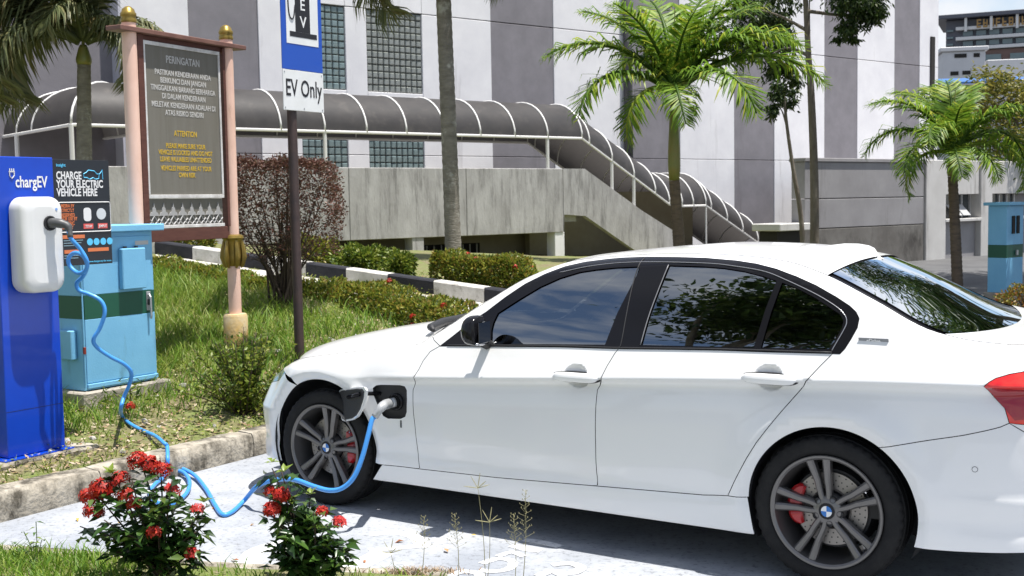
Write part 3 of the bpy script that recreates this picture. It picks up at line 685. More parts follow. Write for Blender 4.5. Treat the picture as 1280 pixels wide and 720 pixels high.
# door handles
def handle(cs, cz, parent, sd):
    hb = MB(); xs = np.linspace(-.13, .118, 17); P = Ssurf(cs+xs, cz+0*xs); base = Doff(cs+xs*0+.2, cz)
    rows = []
    for i, x in enumerate(xs):
        e = max(abs(x+.006)/.124, 0); hh = .0235*math.sqrt(max(.02, 1-e**5)); ot = .026*math.sqrt(max(0.02, 1-e**4))+.002
        yy = .905-float(Doff(cs+.25, cz))-.004
        ring = []
        for a in np.linspace(0, 2*math.pi, 12, endpoint=False): ring.append((cs+x, yy+.004+ot*.55+ot*.55*math.cos(a), cz-.002+hh*math.sin(a)))
        rows.append(ring+[ring[0]])
    rows = np.array(rows)*[1, sd, 1]; hb.grid(rows if sd > 0 else rows[:, ::-1]); o = hb.build('door_handle', paint, parent, smooth=True)
    backing = MB(); backing.prism([(cs-.006+.130*math.copysign(abs(math.cos(t))**.55, math.cos(t)), cz-.003+.0268*math.copysign(abs(math.sin(t))**.8, math.sin(t))) for t in np.linspace(0, 2*math.pi, 28, endpoint=False)], yy-.032, yy+.0015); backing.v = [(x, y*sd, z) for x, y, z in backing.v]; backing.build('handle_shade_backing', black_soft, o)  # added dark backing: gives the handle's shadow outline, blocks sun through the cup
    lk = MB().box(cs-.083, cs-.080, yy-.001, yy+.026, cz-.017, cz+.013); lk.v = [(x, y*sd, z) for x, y, z in lk.v]; lk.build('lock_seam', black_soft, o)
doors = [o for o in car.children if o.name.split('.')[0] in ('front_door', 'rear_door')]
for o in doors:
    sd = 1 if np.mean([v.co.y for v in o.data.vertices]) > 0 else -1
    cs, cz = CUPS_[0] if o.name.startswith('front') else CUPS_[1]
    handle(cs+.002, cz, o, sd)
# door mirrors
for sd in (1, -1):
    mp_ = Ssurf(*hit(598, 431))-np.array([.085, 0, 0]); mb = MB(); rows = []
    for t in np.linspace(0, 1, 9):                               # sections from the door outwards
        y = mp_[1]+.05+.165*t; sc = (1-.5*abs(2*t-1)**3.2) if t > .5 else (1-.38*abs(2*t-1)**2.6); lean = -.028*t
        ring = []
        for a in np.linspace(0, 2*math.pi, 20, endpoint=False):
            ca, sa = math.cos(a), math.sin(a); xx = .075*abs(ca)**.75*np.sign(ca); zz = .074*abs(sa)**.7*np.sign(sa)
            if xx < -.03: xx = -.03+(xx+.03)*.12                 # flat towards the glass
            ring.append((mp_[0]+.02+lean+xx*sc*(1-.18*(zz > 0)*zz/.074), y, mp_[2]+.090+zz*sc))
        rows.append(ring+[ring[0]])
    rows = np.array(rows)*[1, sd, 1]; mb.grid(rows[:, ::-1] if sd > 0 else rows); n0 = len(mb.v)
    for k in (0, 8): mb.f.append(tuple(range(k*21, k*21+20)))
    mo = mb.build('door_mirror', black_gloss, car, smooth=True)
    arm = [(mp_[0]+.03, sd*(mp_[1]-.02), mp_[2]+.0), (mp_[0]+.03, sd*(mp_[1]+.05), mp_[2]+.02), (mp_[0]+.025, sd*(mp_[1]+.10), mp_[2]+.045)]
    MB().tube(arm, [.03, .024, .022], 8).build('mirror_arm', black_soft, mo, smooth=True)
    gm = MB().box(mp_[0]-.026, mp_[0]-.022, mp_[1]+.07, mp_[1]+.195, mp_[2]+.03, mp_[2]+.135, .002); gm.v = [(x-.028*(y-mp_[1])/.2, y*sd, z) for x, y, z in gm.v]
    gm.build('mirror_glass', mat('mirror_silver', (.16, .17, .18), rough=.05, metal=1.), mo)
    MB().tube([(mp_[0]-.018, sd*(mp_[1]+.06), mp_[2]+.026), (mp_[0]-.03, sd*(mp_[1]+.13), mp_[2]+.022), (mp_[0]-.04, sd*(mp_[1]+.2), mp_[2]+.03)], .006, 6).build('mirror_trim', chrome, mo, smooth=True)
# badges
bx = hit(1092, 425.8)
for sd in (1,):
    P = Ssurf(*bx); n = Snorm(*bx)
    bd = link('badge', None, bs); bdm = MB().box(-.062, .062, -.0015, .0015, -.011, .011, .001); bpy.data.objects.remove(bd)
    rot = Matrix(((-1, 0, 0), (0, -n[1], n[2]), (0, n[2], n[1]))).to_4x4()
    Mx = Matrix.Translation(Vector(P+n*.002)) @ Matrix(((-1, 0, 0, 0), (0, -n[1], -n[2]*0+math.sqrt(max(0, 1-n[1]**2))*0, 0), (0, 0, 1, 0), (0, 0, 0, 1)))
    side_l = [o for o in car.children if o.name.startswith('body_side')][0]
    b = bdm.build('badge', mat('badge_grey', (.22, .23, .24), rough=.3, metal=.7), side_l); b.location = P+n*.001; b.rotation_euler = (math.asin(n[2]), 0, math.pi)
    t = link('lettering', text_mesh('eDrive', .021, bmwwhite, .0004, 'CENTER', .0006), b, (0, -.0022, -.0065), (math.pi/2, 0, 0))
    q = hit(501.5, 534); P = Ssurf(*q); n = Snorm(*q); wing = [o for o in car.children if o.name.startswith('front_wing')][0]
    t = link('badge', text_mesh('i', .055, mat('badge_dark', (.08, .09, .1), rough=.3, metal=.5), .001, 'CENTER', .002), wing, P+n*.002, (math.pi/2, 0, math.pi))
# parking sensor on the rear bumper
q = hit(1218.6, 586.7); P = Ssurf(*q); n = Snorm(*q)
ps = MB().lathe([(.0, .0015), (.0095, .0015), (.0098, 0)], 20, 'y').build('parking_sensor', paint, RB); ps.location = P; ps.rotation_euler = (0, 0, math.atan2(n[1], n[0])-math.pi/2)
pr = MB().lathe([(.0098, .0012), (.0115, .0012), (.0115, -.004)], 20, 'y').build('sensor_ring', black_soft, ps)
MB().box(-1.05, -1.0, -.5, .5, .30, .42, .01).build('diffuser', black_soft, RB)
MB().box(3.45, 3.585, -.45, .45, .27, .40, .01).build('lower_grille', black_soft, FB)
for sd in (1, -1):
    MB().box(3.46, 3.60, sd*.03 if sd > 0 else -.28, .28 if sd > 0 else -.03, .56, .70, .02).build('kidney_grille', black_gloss, car)
# ---- charging port
fl = np.array(flap_px); wing = [o for o in car.children if o.name.startswith('front_wing')][0]
pc = hit(492, 503); rc = Ssurf(*pc); cp = link('charging_port', None, car)
cup = MB(); n = len(fl)
A = Ssurf(fl[:, 0], fl[:, 1], .001); B = A-np.array([0, .055, 0])
cup.add(np.vstack([A, B]), [(i, (i+1) % n, (i+1) % n+n, i+n) for i in range(n)]+[tuple(range(n, 2*n))])
bpy.data.objects.remove(cp); cp = cup.build('charging_port', black_soft, car)
MB().lathe([(.0, -.03), (.030, -.03), (.031, -.012), (.044, -.010), (.046, -.03)], 28, 'y', tuple(rc)).build('socket_ring', black_gloss, cp, smooth=True)
# flap, swung open forwards on its hinge arm
fp = H((423.4, 489), (426, 487), (434, 485.5), (448, 483.6), (455, 484), (458, 488), (457, 497), (452.5, 512), (447, 521), (441, 525), (432, 527), (427.5, 525.5), (424.5, 515), (422.6, 500))
hinge = Ssurf(*hit(466, 490)); fpts = []
for q in fp:
    P = Ssurf(*q); fpts.append(P)
fc = np.mean(fpts, 0)
o3 = w2car(CC); fpoly = []
for q_px in ((423.4, 489), (426, 487), (434, 485.5), (448, 483.6), (455, 484), (458, 488), (457, 497), (452.5, 512), (447, 521), (441, 525), (432, 527), (427.5, 525.5), (424.5, 515), (422.6, 500)):
    d = ray(*q_px); dc = np.array([d[0]*_c+d[1]*_s, -d[0]*_s+d[1]*_c, d[2]])
    # the flap stands on a vertical plane that leans out from the wing
    n_ = np.array([.50, .866, 0]); p0 = np.array([hinge[0]+.10, hinge[1]+.045, hinge[2]]); t = ((p0-o3) @ n_)/(dc @ n_); fpoly.append(o3+dc*t)
fpoly = np.array(fpoly); nn = np.array([.50, .866, 0]); k = len(fpoly); cen = fpoly.mean(0)
fo = MB(); rim_ = fpoly; inn = cen+(fpoly-cen)*.93-nn*0
fo.add(np.vstack([rim_, rim_-nn*.010, cen+(fpoly-cen)*.9-nn*.016]), [(i, (i+1) % k, (i+1) % k+k, i+k) for i in range(k)]+[(i+k, (i+1) % k+k, (i+1) % k+2*k, i+2*k) for i in range(k)]+[tuple(range(2*k, 3*k))]+[])
fo_ = fo.build('flap', paint, cp)
fi = MB().add(np.vstack([cen+(fpoly-cen)*.92+nn*.001, cen+(fpoly-cen)*.86+nn*.007]), [(i, (i+1) % k, (i+1) % k+k, i+k) for i in range(k)]+[tuple(range(k, 2*k))]); fi.build('flap_lining', black_soft, fo_)
MB().add(np.vstack([rim_+nn*.0005, cen+(fpoly-cen)*.90+nn*.0025]), [(i, (i+1) % k, (i+1) % k+k, i+k) for i in range(k)]).build('flap_rim', paint, fo_)
MB().tube([hinge+[-.03, -.03, -.01], hinge+[.02, .03, -.006], cen+(fpoly[5]-cen)*.7+nn*.016, cen+nn*.014+np.array([.0, 0, .03])], [.011, .011, .011, .012], 8).build('hinge_arm', black_gloss, fo_, smooth=True)
# ---- wheels
def wheel(X, sd, th0, cal):
    w_ = link('wheel', None, car, (X, sd*.757, .325), (0, 0, 0 if sd > 0 else math.pi))
    prof = [(.236, .085), (.243, .1), (.252, .107), (.272, .1115), (.292, .111), (.308, .106), (.3185, .097), (.3215, .09), (.3235, .078), (.3175, .076), (.3175, .07), (.3255, .068), (.3265, .03), (.319, .028), (.319, .02), (.327, .018)]
    prof = prof+[(r, -h) for r, h in prof[::-1]]
    ty = MB().lathe(prof, 144, 'y'); m_ = len(prof)
    for j in range(144):                                          # shoulder blocks
        if j % 3 == 0:
            for i in (6, 7, 8): x, y, z = ty.v[j*m_+i]; r = math.hypot(x, z); kk = (r-.006)/r; ty.v[j*m_+i] = (x*kk, y, z*kk)
    ty.build('tyre', rubber, w_, auto=28)
    rm = MB().lathe([(.232, .07), (.2405, .103), (.2445, .112), (.2415, .1165), (.233, .1155), (.2255, .108), (.219, .07), (.205, -.02), (.205, -.1), (.235, -.1)], 72, 'y')
    rim = rm.build('rim', rimpaint, w_, auto=35)
    for k in range(5):
        for e in (-1, 1):
            sp = MB(); th = th0+k*2*math.pi/5; rows = []
            for t in np.linspace(0, 1, 9):
                r = .030+(.229-.030)*t; an = e*(R_(9.3)+(R_(17)-R_(9.3))*max(0, (.13-r)/.1)); a = th+an
                # keep the pair nearly parallel near the hub
                wdt = .0098+.0062*t**1.5+.002*(1-t)**3; front = .088+.016*t-.010*math.sin(math.pi*t)*.6; depth = .028+.008*t
                c_, s_ = math.cos(a), math.sin(a); rad = np.array([c_, 0, s_]); tn = np.array([-s_, 0, c_])
                row = []
                for du, dv in ((-1.25, -depth), (-1.12, -.007), (-.62, 0), (.62, 0), (1.12, -.007), (1.25, -depth)):
                    row.append(rad*r+tn*du*wdt+np.array([0, front+dv, 0]))
                rows.append(row)
            sp.grid(np.array(rows)[:, ::-1]); sp.build('spoke', rimpaint, rim, auto=30)
    hb = MB().lathe([(.0, .095), (.0335, .095), (.036, .091), (.052, .088), (.062, .082), (.07, .06), (.07, 0)], 40, 'y'); hb.build('hub', rimpaint, rim, auto=30)
    for k in range(5):
        a = th0+math.pi/5+k*2*math.pi/5; bo = MB().lathe([(.0, .084), (.0105, .084), (.0115, .09), (.0135, .09), (.0145, .075)], 14, 'y', (.0555*math.cos(a), 0, .0555*math.sin(a))); bo.build('wheel_bolt', black_soft, rim, auto=30)
    cap = MB().lathe([(.0, .0965), (.0325, .0965), (.034, .095)], 36, 'y').build('centre_cap', black_gloss, w_, auto=30)
    for q in range(4):
        pie = MB(); pts = [(0, .0972, 0)]+[(.0235*math.cos(a), .0972, .0235*math.sin(a)) for a in np.linspace(q*math.pi/2, (q+1)*math.pi/2, 9)]
        pie.add(pts, [tuple(range(10))[::-1]]); pie.build('roundel_quarter', bmwblue if q % 2 == 1 else bmwwhite, cap)
    dk = MB().lathe([(.075, .03), (.085, .044), (.09, .036), (.158, .036), (.158, .012), (.09, .012)], 60, 'y'); dsk = dk.build('brake_disc', disc_steel, w_, auto=30)
    hl_ = MB()
    for k in range(30):
        for j, rr in enumerate((.105, .125, .148)):
            a = k*2*math.pi/30+j*.07; hl_.lathe([(0, .0368), (.0036, .0368), (.0036, .034)], 6, 'y', (rr*math.cos(a), 0, rr*math.sin(a)))
    hl_.build('disc_holes', black_soft, dsk)
    MB().lathe([(.0, .05), (.06, .05), (.072, .035), (.075, .0)], 32, 'y').build('disc_bell', black_soft, dsk, auto=30)
    cb = MB(); rows = []
    for a in np.linspace(cal-.62, cal+.62, 15):
        e = abs(a-cal)/.62; r0, r1 = .122+.012*e**3, .186-.03*e**4; f_ = .066-.012*e**3-(.008 if .28 < e < .4 else 0)
        rows.append([(r*math.cos(a), y, r*math.sin(a)) for r, y in ((r0, .02), (r0, f_-.008), (r0+.01, f_), (r1-.014, f_), (r1, f_-.012), (r1, .02))])
    cb.grid(np.array(rows)[:, ::-1] if True else rows); cb.f += [tuple(range(6)), tuple(range(14*6+5, 14*6-1, -1))]
    cb.build('brake_caliper', redcal, w_, auto=35)
    MB().lathe([(.0, .02), (.17, .02), (.19, -.06), (.0, -.06)], 30, 'y').build('dust_shield', black_soft, w_)
    MB().tube([(.198*math.cos(2.6), .06, .198*math.sin(2.6)), (.19*math.cos(2.6), .085, .19*math.sin(2.6))], .004, 6).build('valve', chrome, w_)
    return w_
# in the wheel's own x-z plane; seen from the left side the car faces left, so picture angles mirror
for sd in (1, -1):
    wheel(0, sd, math.pi-R_(28), .05 if sd > 0 else math.pi-.05); wheel(2.81, sd, math.pi-R_(10), math.pi-.05 if sd > 0 else .05)
# ================================================================ CHARGER, CABINETS, SIGNS
chargeblue = mat('charger_blue', (.003, .045, .42), rough=.3, coat=.25, spec=.35, col2=(.003, .055, .48), vs=2)
white_shell = mat('white_shell', (.72, .72, .71), rough=.35, coat=.3, col2=(.66, .66, .655), vs=3)
panel_black = mat('panel_black', (.012, .015, .022), rough=.35)
inkwhite = mat('ink_white', (.70, .70, .70), rough=.6); inkorange = mat('ink_orange', (.62, .17, .06), rough=.6); inkcyan = mat('ink_cyan', (.10, .50, .78), rough=.6)
inkred = mat('ink_red', (.66, .10, .09), rough=.6); inkyellow = mat('ink_yellow', (.58, .38, .03), rough=.6)
cabblue = mat('cabinet_light_blue', (.20, .49, .72), rough=.5, col2=(.165, .43, .66), vs=2.5, bump=.06, bs=90, extra=((.10, .24, .32), 5, (1, 1, .25), .60, .80))
cabgreen = mat('cabinet_green', (.008, .085, .05), rough=.5)
steel = mat('galvanised_steel', (.45, .46, .47), rough=.45, metal=.8)
cableblue = mat('cable_blue', (.05, .28, .72), rough=.45, coat=.2)
greyplug = mat('plug_grey', (.07, .072, .075), rough=.45)
darkpole = mat('dark_brown_pole', (.035, .022, .022), rough=.55, col2=(.06, .035, .03), vs=6, bump=.1, bs=60)
signblue = mat('sign_blue', (.004, .065, .42), rough=.35, coat=.3); signwhite = mat('sign_white', (.76, .77, .77), rough=.4, coat=.2, col2=(.68, .69, .68), vs=4)
inkblack = mat('ink_black', (.012, .012, .016), rough=.5)

# ---- charger
ch_o = gz(45, 566, .21); AX = math.cos(KA), math.sin(KA)
chg = thing('charging_station', 'blue charging pillar with white wall box and black instruction board on concrete base', 'charging station', (ch_o[0], ch_o[1], .12), KA)
def CH(u, v, off=0): l, z = onplane(u, v, ch_o[:2], KA, off); return l, z-.12
zt = 1.855
MB().box(-.185, .207, 0, .09, .09, zt, .004).build('pillar', chargeblue, chg)
MB().box(-.24, .235, -.05, .16, .078, .088, .002).build('base_plate', chargeblue, chg)
for a_ in (-.225, -.05, .10, .22): MB().lathe([(0, .094), (.007, .093), (.009, .0885)], 8, 'z', (a_, -.032, 0)).build('bolt', steel, chg)
MB().box(-.186, .208, -.0008, .0002, .36, .3625).build('panel_seam', inkblack, chg)
bp = MB().box(-.62, .40, -.085, .35, -.10, .076, .012); wob(bp, .004, 3); bp.build('concrete_base', kerb_conc, chg)
# white wall box: rounded slab with a bevelled edge
x0, z1 = CH(24.5, 246, -.12); x1, _ = CH(79, 300, -.12); _, z0 = CH(52, 366, -.12)
def rrect(x0, x1, z0, z1, r, n=7):
    o = []
    for cx, cz, a0 in ((x1-r, z1-r, 0), (x0+r, z1-r, 90), (x0+r, z0+r, 180), (x1-r, z0+r, 270)):
        for a in np.linspace(a0, a0+90, n): o.append((cx+r*math.cos(R_(a)), cz+r*math.sin(R_(a))))
    return o
wb = MB(); rings = []
for ins, y in ((.012, 0.), (.0, -.012), (.0, -.105), (.004, -.120), (.014, -.132), (.03, -.139), (.06, -.143)):
    rings.append([(a, y, b) for a, b in rrect(x0+ins, x1-ins, z0+ins, z1-ins, .078-ins*.5)])
wb.grid(np.array([r+[r[0]] for r in rings])); n_ = len(rings[0])+1
wb.f.append(tuple(len(wb.v)-n_+i for i in range(n_-1))[::-1]); wbo = wb.build('wall_box', white_shell, chg, auto=40)
sx, sz = CH(62, 279, -.14)
MB().lathe([(.0, -.150), (.033, -.150), (.036, -.153), (.043, -.153), (.046, -.13)], 28, 'y', (sx, 0, sz)).build('socket', black_soft, wbo, auto=40)
MB().lathe([(.0, -.1445), (.008, -.1445), (.008, -.13)], 14, 'y', (x1-.055, 0, z1-.075)).build('status_lamp', mat('lamp_blue', (.2, .35, .7), rough=.2), wbo)
lx, lz = CH(17.5, 227.5); lettering('chargEV', .094, inkwhite, chg, lx+.006, -.003, lz-.03, 'LEFT', .0016, .70)
px_, pz_ = CH(15, 214)
ic = MB()
for k in (-1, 0, 1): ic.box(px_-.004+k*.013-.003, px_-.004+k*.013+.003, -.004, -.0015, pz_-.004, pz_+.016)
ic.box(px_-.024, px_+.016, -.004, -.0015, pz_-.006, pz_+.0)
ic.tube([(px_-.019, -.003, pz_-.008), (px_-.019, -.003, pz_-.026), (px_-.004, -.003, pz_-.042), (px_+.011, -.003, pz_-.026), (px_+.011, -.003, pz_-.008)], .0035, 5)
ic.build('plug_symbol', inkwhite, chg)
# instruction board beside the pillar
q0, q1 = CH(70, 199, .02), CH(135.5, 201, .02); q2 = CH(138, 329, .02)
bx0, bx1, bz0, bz1 = .213, q1[0], q2[1], (q0[1]+q1[1])/2
ib = MB().box(bx0, bx1, .02, .032, bz0, bz1, .001).build('instruction_board', panel_black, chg)
W_, H_ = bx1-bx0, bz1-bz0
def ibx(u, v): return bx0+W_*(u-20)/(332-20), bz1-H_*(v-35)/(665-35)       # in the enlarged crop's pixels
yb = .0185
for tx, u, v, sz_ in (('CHARGE', 40, 150, .066), ('YOUR ELECTRIC', 40, 200, .066), ('VEHICLE HERE', 40, 250, .066)):
    a, b_ = ibx(u, v); lettering(tx, sz_, inkwhite, ib, a, yb, b_, 'LEFT', .0018, .70)
a, b_ = ibx(42, 76); lettering('insight', .026, inkcyan, ib, a, yb, b_, 'LEFT', .0004)
for tx, v in (('MESRA EV', 318), ('STRICTLY', 345), ('RESERVED', 373), ('FOR USE BY', 395), ('ELECTRIC', 422), ('CARS BY', 446)):
    a, b_ = ibx(58, v); lettering(tx, .030, inkorange, ib, a, yb, b_, 'LEFT', .0006, .72)
fr = MB(); a0, b0 = ibx(45, 288); a1, b1 = ibx(330, 465)
pr = [(a, yb, b) for a, b in rrect(a0, a1, b1, b0, .012, 4)]; fr.tube(pr+[pr[0]], .0028, 4, cap=False); fr.build('frame_line', inkwhite, ib)
a, b_ = ibx(200, 362); MB().prism(rrect(a-.028, a+.028, b_-.042, b_+.042, .02, 4), yb-.0005, yb+.0015).build('pictogram', inkwhite, ib)
a, b_ = ibx(278, 360); MB().lathe([(0, yb), (.036, yb), (.036, yb+.001)], 20, 'y', (a, 0, b_)).build('pictogram', mat('ink_pale', (.55, .58, .6), rough=.6), ib)
for u in (203, 283):
    a, b_ = ibx(u, 433); MB().box(a-.036, a+.036, yb-.0005, yb+.001, b_-.016, b_+.016).build('red_label', inkred, ib); lettering('TETAP' if u < 250 else 'JEMPUT', .022, inkwhite, ib, a, yb-.002, b_-.008, 'CENTER', .0003, .8)
for u in (208, 245, 283, 320):
    a, b_ = ibx(u, 528); MB().lathe([(0, yb), (.022, yb), (.022, yb+.001)], 18, 'y', (a, 0, b_)).build('blue_dot', inkcyan, ib)
for u0, u1, v in ((60, 180, 493), (195, 312, 576), (66, 152, 581)):
    a, b_ = ibx(u0, v); a2, _ = ibx(u1, v); MB().box(a, a2, yb-.0005, yb+.001, b_-.011, b_+.011).build('orange_bar', inkorange, ib)
for v, w2 in ((515, 170), (530, 160), (545, 150), (605, 145), (620, 140)):
    a, b_ = ibx(64, v); a2, _ = ibx(w2, v); MB().box(a, a2, yb, yb+.001, b_-.0025, b_+.0025).build('small_print', mat('ink_dim', (.2, .3, .35), rough=.6), ib)
a, b_ = ibx(195, 652); lettering('www.chargev.my for more', .016, inkcyan, ib, a, yb, b_, 'LEFT', .0002)
cl = [ibx(u, v) for u, v in ((190, 140), (188, 118), (205, 108), (215, 95), (248, 100), (262, 118), (275, 118), (272, 145), (255, 150), (240, 140), (222, 150), (205, 140), (190, 140))]
MB().tube([(a, yb, b) for a, b in cl], .003, 4).build('car_outline', inkcyan, ib)
cl = [ibx(u, v) for u, v in ((275, 120), (285, 108), (293, 92), (295, 150))]; MB().tube([(a, yb, b) for a, b in cl], .003, 4).build('car_outline', inkcyan, ib)

# ---- light-blue power cabinet on a concrete plinth
cb_o = dep(106, 488.4, 8.3)
cab = thing('power_cabinet', 'light blue steel power cabinet with green band standing behind the charging pillar', 'cabinet', (cb_o[0], cb_o[1], .25), KA)
def cabinet(root, W, D, Z0, Z1, g0, g1, detail=True):
    MB().box(0, W, 0, D, Z0, g0, .004).build('lower_body', cabblue, root); MB().box(.001, W-.001, .001, D-.001, g0+.0005, g1-.0005).build('green_band', cabgreen, root); MB().box(0, W, 0, D, g1, Z1, .004).build('upper_body', cabblue, root)
    MB().box(-.05, W+.07, -.06, D+.05, Z1+.001, Z1+.05, .006).build('cap', cabblue, root)
cabinet(cab, .645, .62, .14, 1.245, .645, .805)
wob(MB().box(-.06, .72, -.07, .68, -.12, .138, .012), .004, 9).build('plinth', concrete, cab)
dr = MB().box(.02, .62, -.008, -.001, .19, .64, .003).build('door_leaf', cabblue, cab); MB().box(.02, .62, -.008, -.001, .81, 1.21, .003).build('door_leaf', cabblue, cab)
MB().box(.02, .62, -.0075, -.001, .6405, .8095, .001).build('door_band', cabgreen, cab)
MB().box(.018, .64, -.02, -.002, .155, .185, .003).build('ledge', cabblue, cab)
mbx = MB().box(.325, .535, -.055, -.009, .83, 1.125, .006).build('meter_box', cabblue, cab)
for k in (.37, .47): MB().tube([(k, -.03, 1.127), (k, -.03, 1.14)], .014, 8).build('hook', black_soft, mbx)
hd = MB().box(.562, .60, -.014, -.009, .66, .80, .002).build('handle_plate', steel, cab); MB().tube([(.58, -.02, .78), (.58, -.035, .76), (.581, -.035, .62), (.58, -.03, .60)], .009, 6).build('handle', steel, hd); MB().box(.567, .597, -.03, -.014, .70, .745, .003).build('padlock', black_soft, hd)
MB().box(-.05, -.002, .06, .24, .36, .565, .006).build('side_box', cabblue, cab)
MB().box(.48, .60, -.0095, -.0085, 1.145, 1.175).build('nameplate', steel, cab)
MB().tube([(.002, -.012, .16), (.002, -.012, 1.22)], .006, 6).build('hinge_rod', cabblue, cab)
MB().box(-.004, .012, -.02, -.002, .40, .45, .002).build('hinge', mat('hinge_red', (.25, .03, .02), rough=.6), cab)

# ---- warning board between two peach posts
peach = mat('peach_paint', (.84, .57, .46), rough=.6, col2=(.76, .49, .38), vs=3, extra=((.42, .25, .16), 7, (1, 1, .4), .60, .80))
gold = mat('gold_paint', (.36, .24, .05), rough=.35, metal=.6, col2=(.22, .16, .04), vs=12)
brown = mat('brown_timber', (.085, .028, .02), rough=.55, col2=(.12, .045, .032), vs=9, stretch=(1, 1, 6), bump=.1, bs=70)
brownlight = mat('brown_rail', (.20, .10, .075), rough=.55, col2=(.15, .07, .055), vs=9)
slate = mat('grey_board', (.155, .145, .12), rough=.6, spec=.3, col2=(.18, .17, .145), vs=26, stretch=(1, 1, .06))
whiteframe = mat('white_frame', (.74, .73, .72), rough=.5, col2=(.5, .48, .46), vs=10)
pale = mat('pale_lattice', (.36, .355, .35), rough=.6)
yellowbase = mat('yellowed_base', (.55, .46, .30), rough=.8, col2=(.58, .36, .10), vs=6, bump=.2, bs=40)
SA = R_(64.0487); sg_o = np.array([-2.8137, 9.0]); sgz = float(T(-2.6, 9.5))-.03
sb = thing('warning_board', 'grey warning board with white and yellow text between peach posts with gold finials', 'notice board', (sg_o[0], sg_o[1], 0), SA)
SW = 1.1121
for k, px in enumerate((0, SW)):
    gzz = float(T(*(sg_o+np.array([math.cos(SA), math.sin(SA)])*px)))-.05
    po = MB().tube([(px, 0, gzz), (px, 0, 3.04)], .053, 24).build('post', peach, sb, auto=40)
    MB().lathe([(.056, 3.035), (.058, 3.04), (.059, 3.06), (.052, 3.075), (.059, 3.085), (.059, 3.105), (.05, 3.115), (.045, 3.135), (.02, 3.155), (.001, 3.16)], 24, 'z', (px, 0, 0)).build('finial', gold, po, smooth=True)
    MB().lathe([(.10, gzz), (.102, gzz+.10), (.10, gzz+.29), (.09, gzz+.31), (.052, gzz+.312)], 24, 'z', (px, 0, 0)).build('base', yellowbase, po, auto=45)
    orn = MB().lathe([(.055, 1.43), (.085, 1.42), (.092, 1.40), (.08, 1.385), (.066, 1.36), (.07, 1.25), (.06, 1.17), (.054, 1.165)], 24, 'z', (px, 0, 0))
    for j in range(6):
        a = j*math.pi/3; c0, s0 = math.cos(a), math.sin(a)
        orn.tube([(px+.07*c0, .07*s0, 1.38), (px+.085*c0, .085*s0, 1.30), (px+.088*c0, .088*s0, 1.24), (px+.072*c0, .072*s0, 1.17), (px+.06*c0, .06*s0, 1.15)], [.014, .02, .024, .016, .006], 6)
    orn.build('gold_ornament', gold, po, auto=50)
MB().box(-.16, 1.28, -.075, .075, 2.965, 3.0, .004).build('top_rail', brownlight, sb)
MB().box(.06, SW-.06, -.02, .02, 1.40, 1.50, .004).build('bottom_rail', brown, sb)
for xx, xw2 in ((.056, .06), (SW-.085, .03)): MB().box(xx, xx+xw2, -.03, .03, 1.50, 2.963, .003).build('stile', brown, sb)
MB().box(.062, SW-.062, -.01, .016, 2.925, 2.963, .002).build('upper_lath', brown, sb)
brd = MB().box(.12, SW-.12, -.014, .012, 1.755, 2.92, .001).build('board', slate, sb)
for (a0, a1, b0, b1) in ((.117, SW-.117, 2.895, 2.924), (.117, SW-.117, 1.735, 1.762), (.117, .138, 1.763, 2.894), (SW-.138, SW-.117, 1.763, 2.894)):
    MB().box(a0, a1, -.024, -.0145, b0, b1, .002).build('frame_strip', whiteframe, brd)
cxm = SW/2+.006; yl = -.0155
for tx, z_, s_ in (('PERINGATAN', 2.778, .080), ('PASTIKAN KENDERAAN ANDA', 2.682, .058), ('BERKUNCI DAN JANGAN', 2.622, .058), ('TINGGALKAN BARANG BERHARGA', 2.562, .058), ('DI DALAM KENDERAAN', 2.502, .058), ('MELETAK KENDERAAN ADALAH DI', 2.436, .058), ('ATAS RISIKO SENDIRI', 2.376, .058)):
    lettering(tx, s_, mat('faded_white_ink', (.52, .51, .49), rough=.6) if 'faded_white_ink' not in bpy.data.materials else bpy.data.materials['faded_white_ink'], brd, cxm, yl, z_, 'CENTER', .0009, .80)
for tx, z_, s_ in (('ATTENTION', 2.218, .062), ('PLEASE MAKE SURE YOUR', 2.124, .052), ('VEHICLE IS LOCKED AND DO NOT', 2.072, .052), ('LEAVE VALUABLES UNATTENDED', 2.019, .052), ('VEHICLES PARKED ARE AT YOUR', 1.950, .052), ('OWN RISK', 1.898, .052)):
    lettering(tx, s_, inkyellow, brd, cxm, yl, z_, 'CENTER', .0009, .76)
# fretwork strip below the board
lat = MB().box(.12, SW-.12, -.002, .010, 1.51, 1.73).build('lattice_backing', slate, sb)
MB().box(.117, SW-.117, -.02, -.0025, 1.502, 1.527, .002).build('lattice_rail', whiteframe, lat)
nx = 8; cwid = (SW-.26)/nx
for k in range(nx):
    c0 = .13+cwid*(k+.5); fr = MB()
    for s_ in (-1, 1):
        fr.tube([(c0+s_*cwid*.5, -.008, 1.53), (c0, -.008, 1.60), (c0+s_*cwid*.0, -.008, 1.60)], .006, 4); fr.tube([(c0+s_*cwid*.5, -.008, 1.575), (c0, -.008, 1.53)], .006, 4)
    fr.prism([(c0-cwid*.46, 1.60), (c0+cwid*.46, 1.60), (c0+cwid*.34, 1.625), (c0+cwid*.2, 1.63), (c0+cwid*.14, 1.66), (c0+cwid*.06, 1.665), (c0, 1.70), (c0-cwid*.06, 1.665), (c0-cwid*.14, 1.66), (c0-cwid*.2, 1.63), (c0-cwid*.34, 1.625)], -.012, -.004)
    fr.build('fretwork', pale, lat)

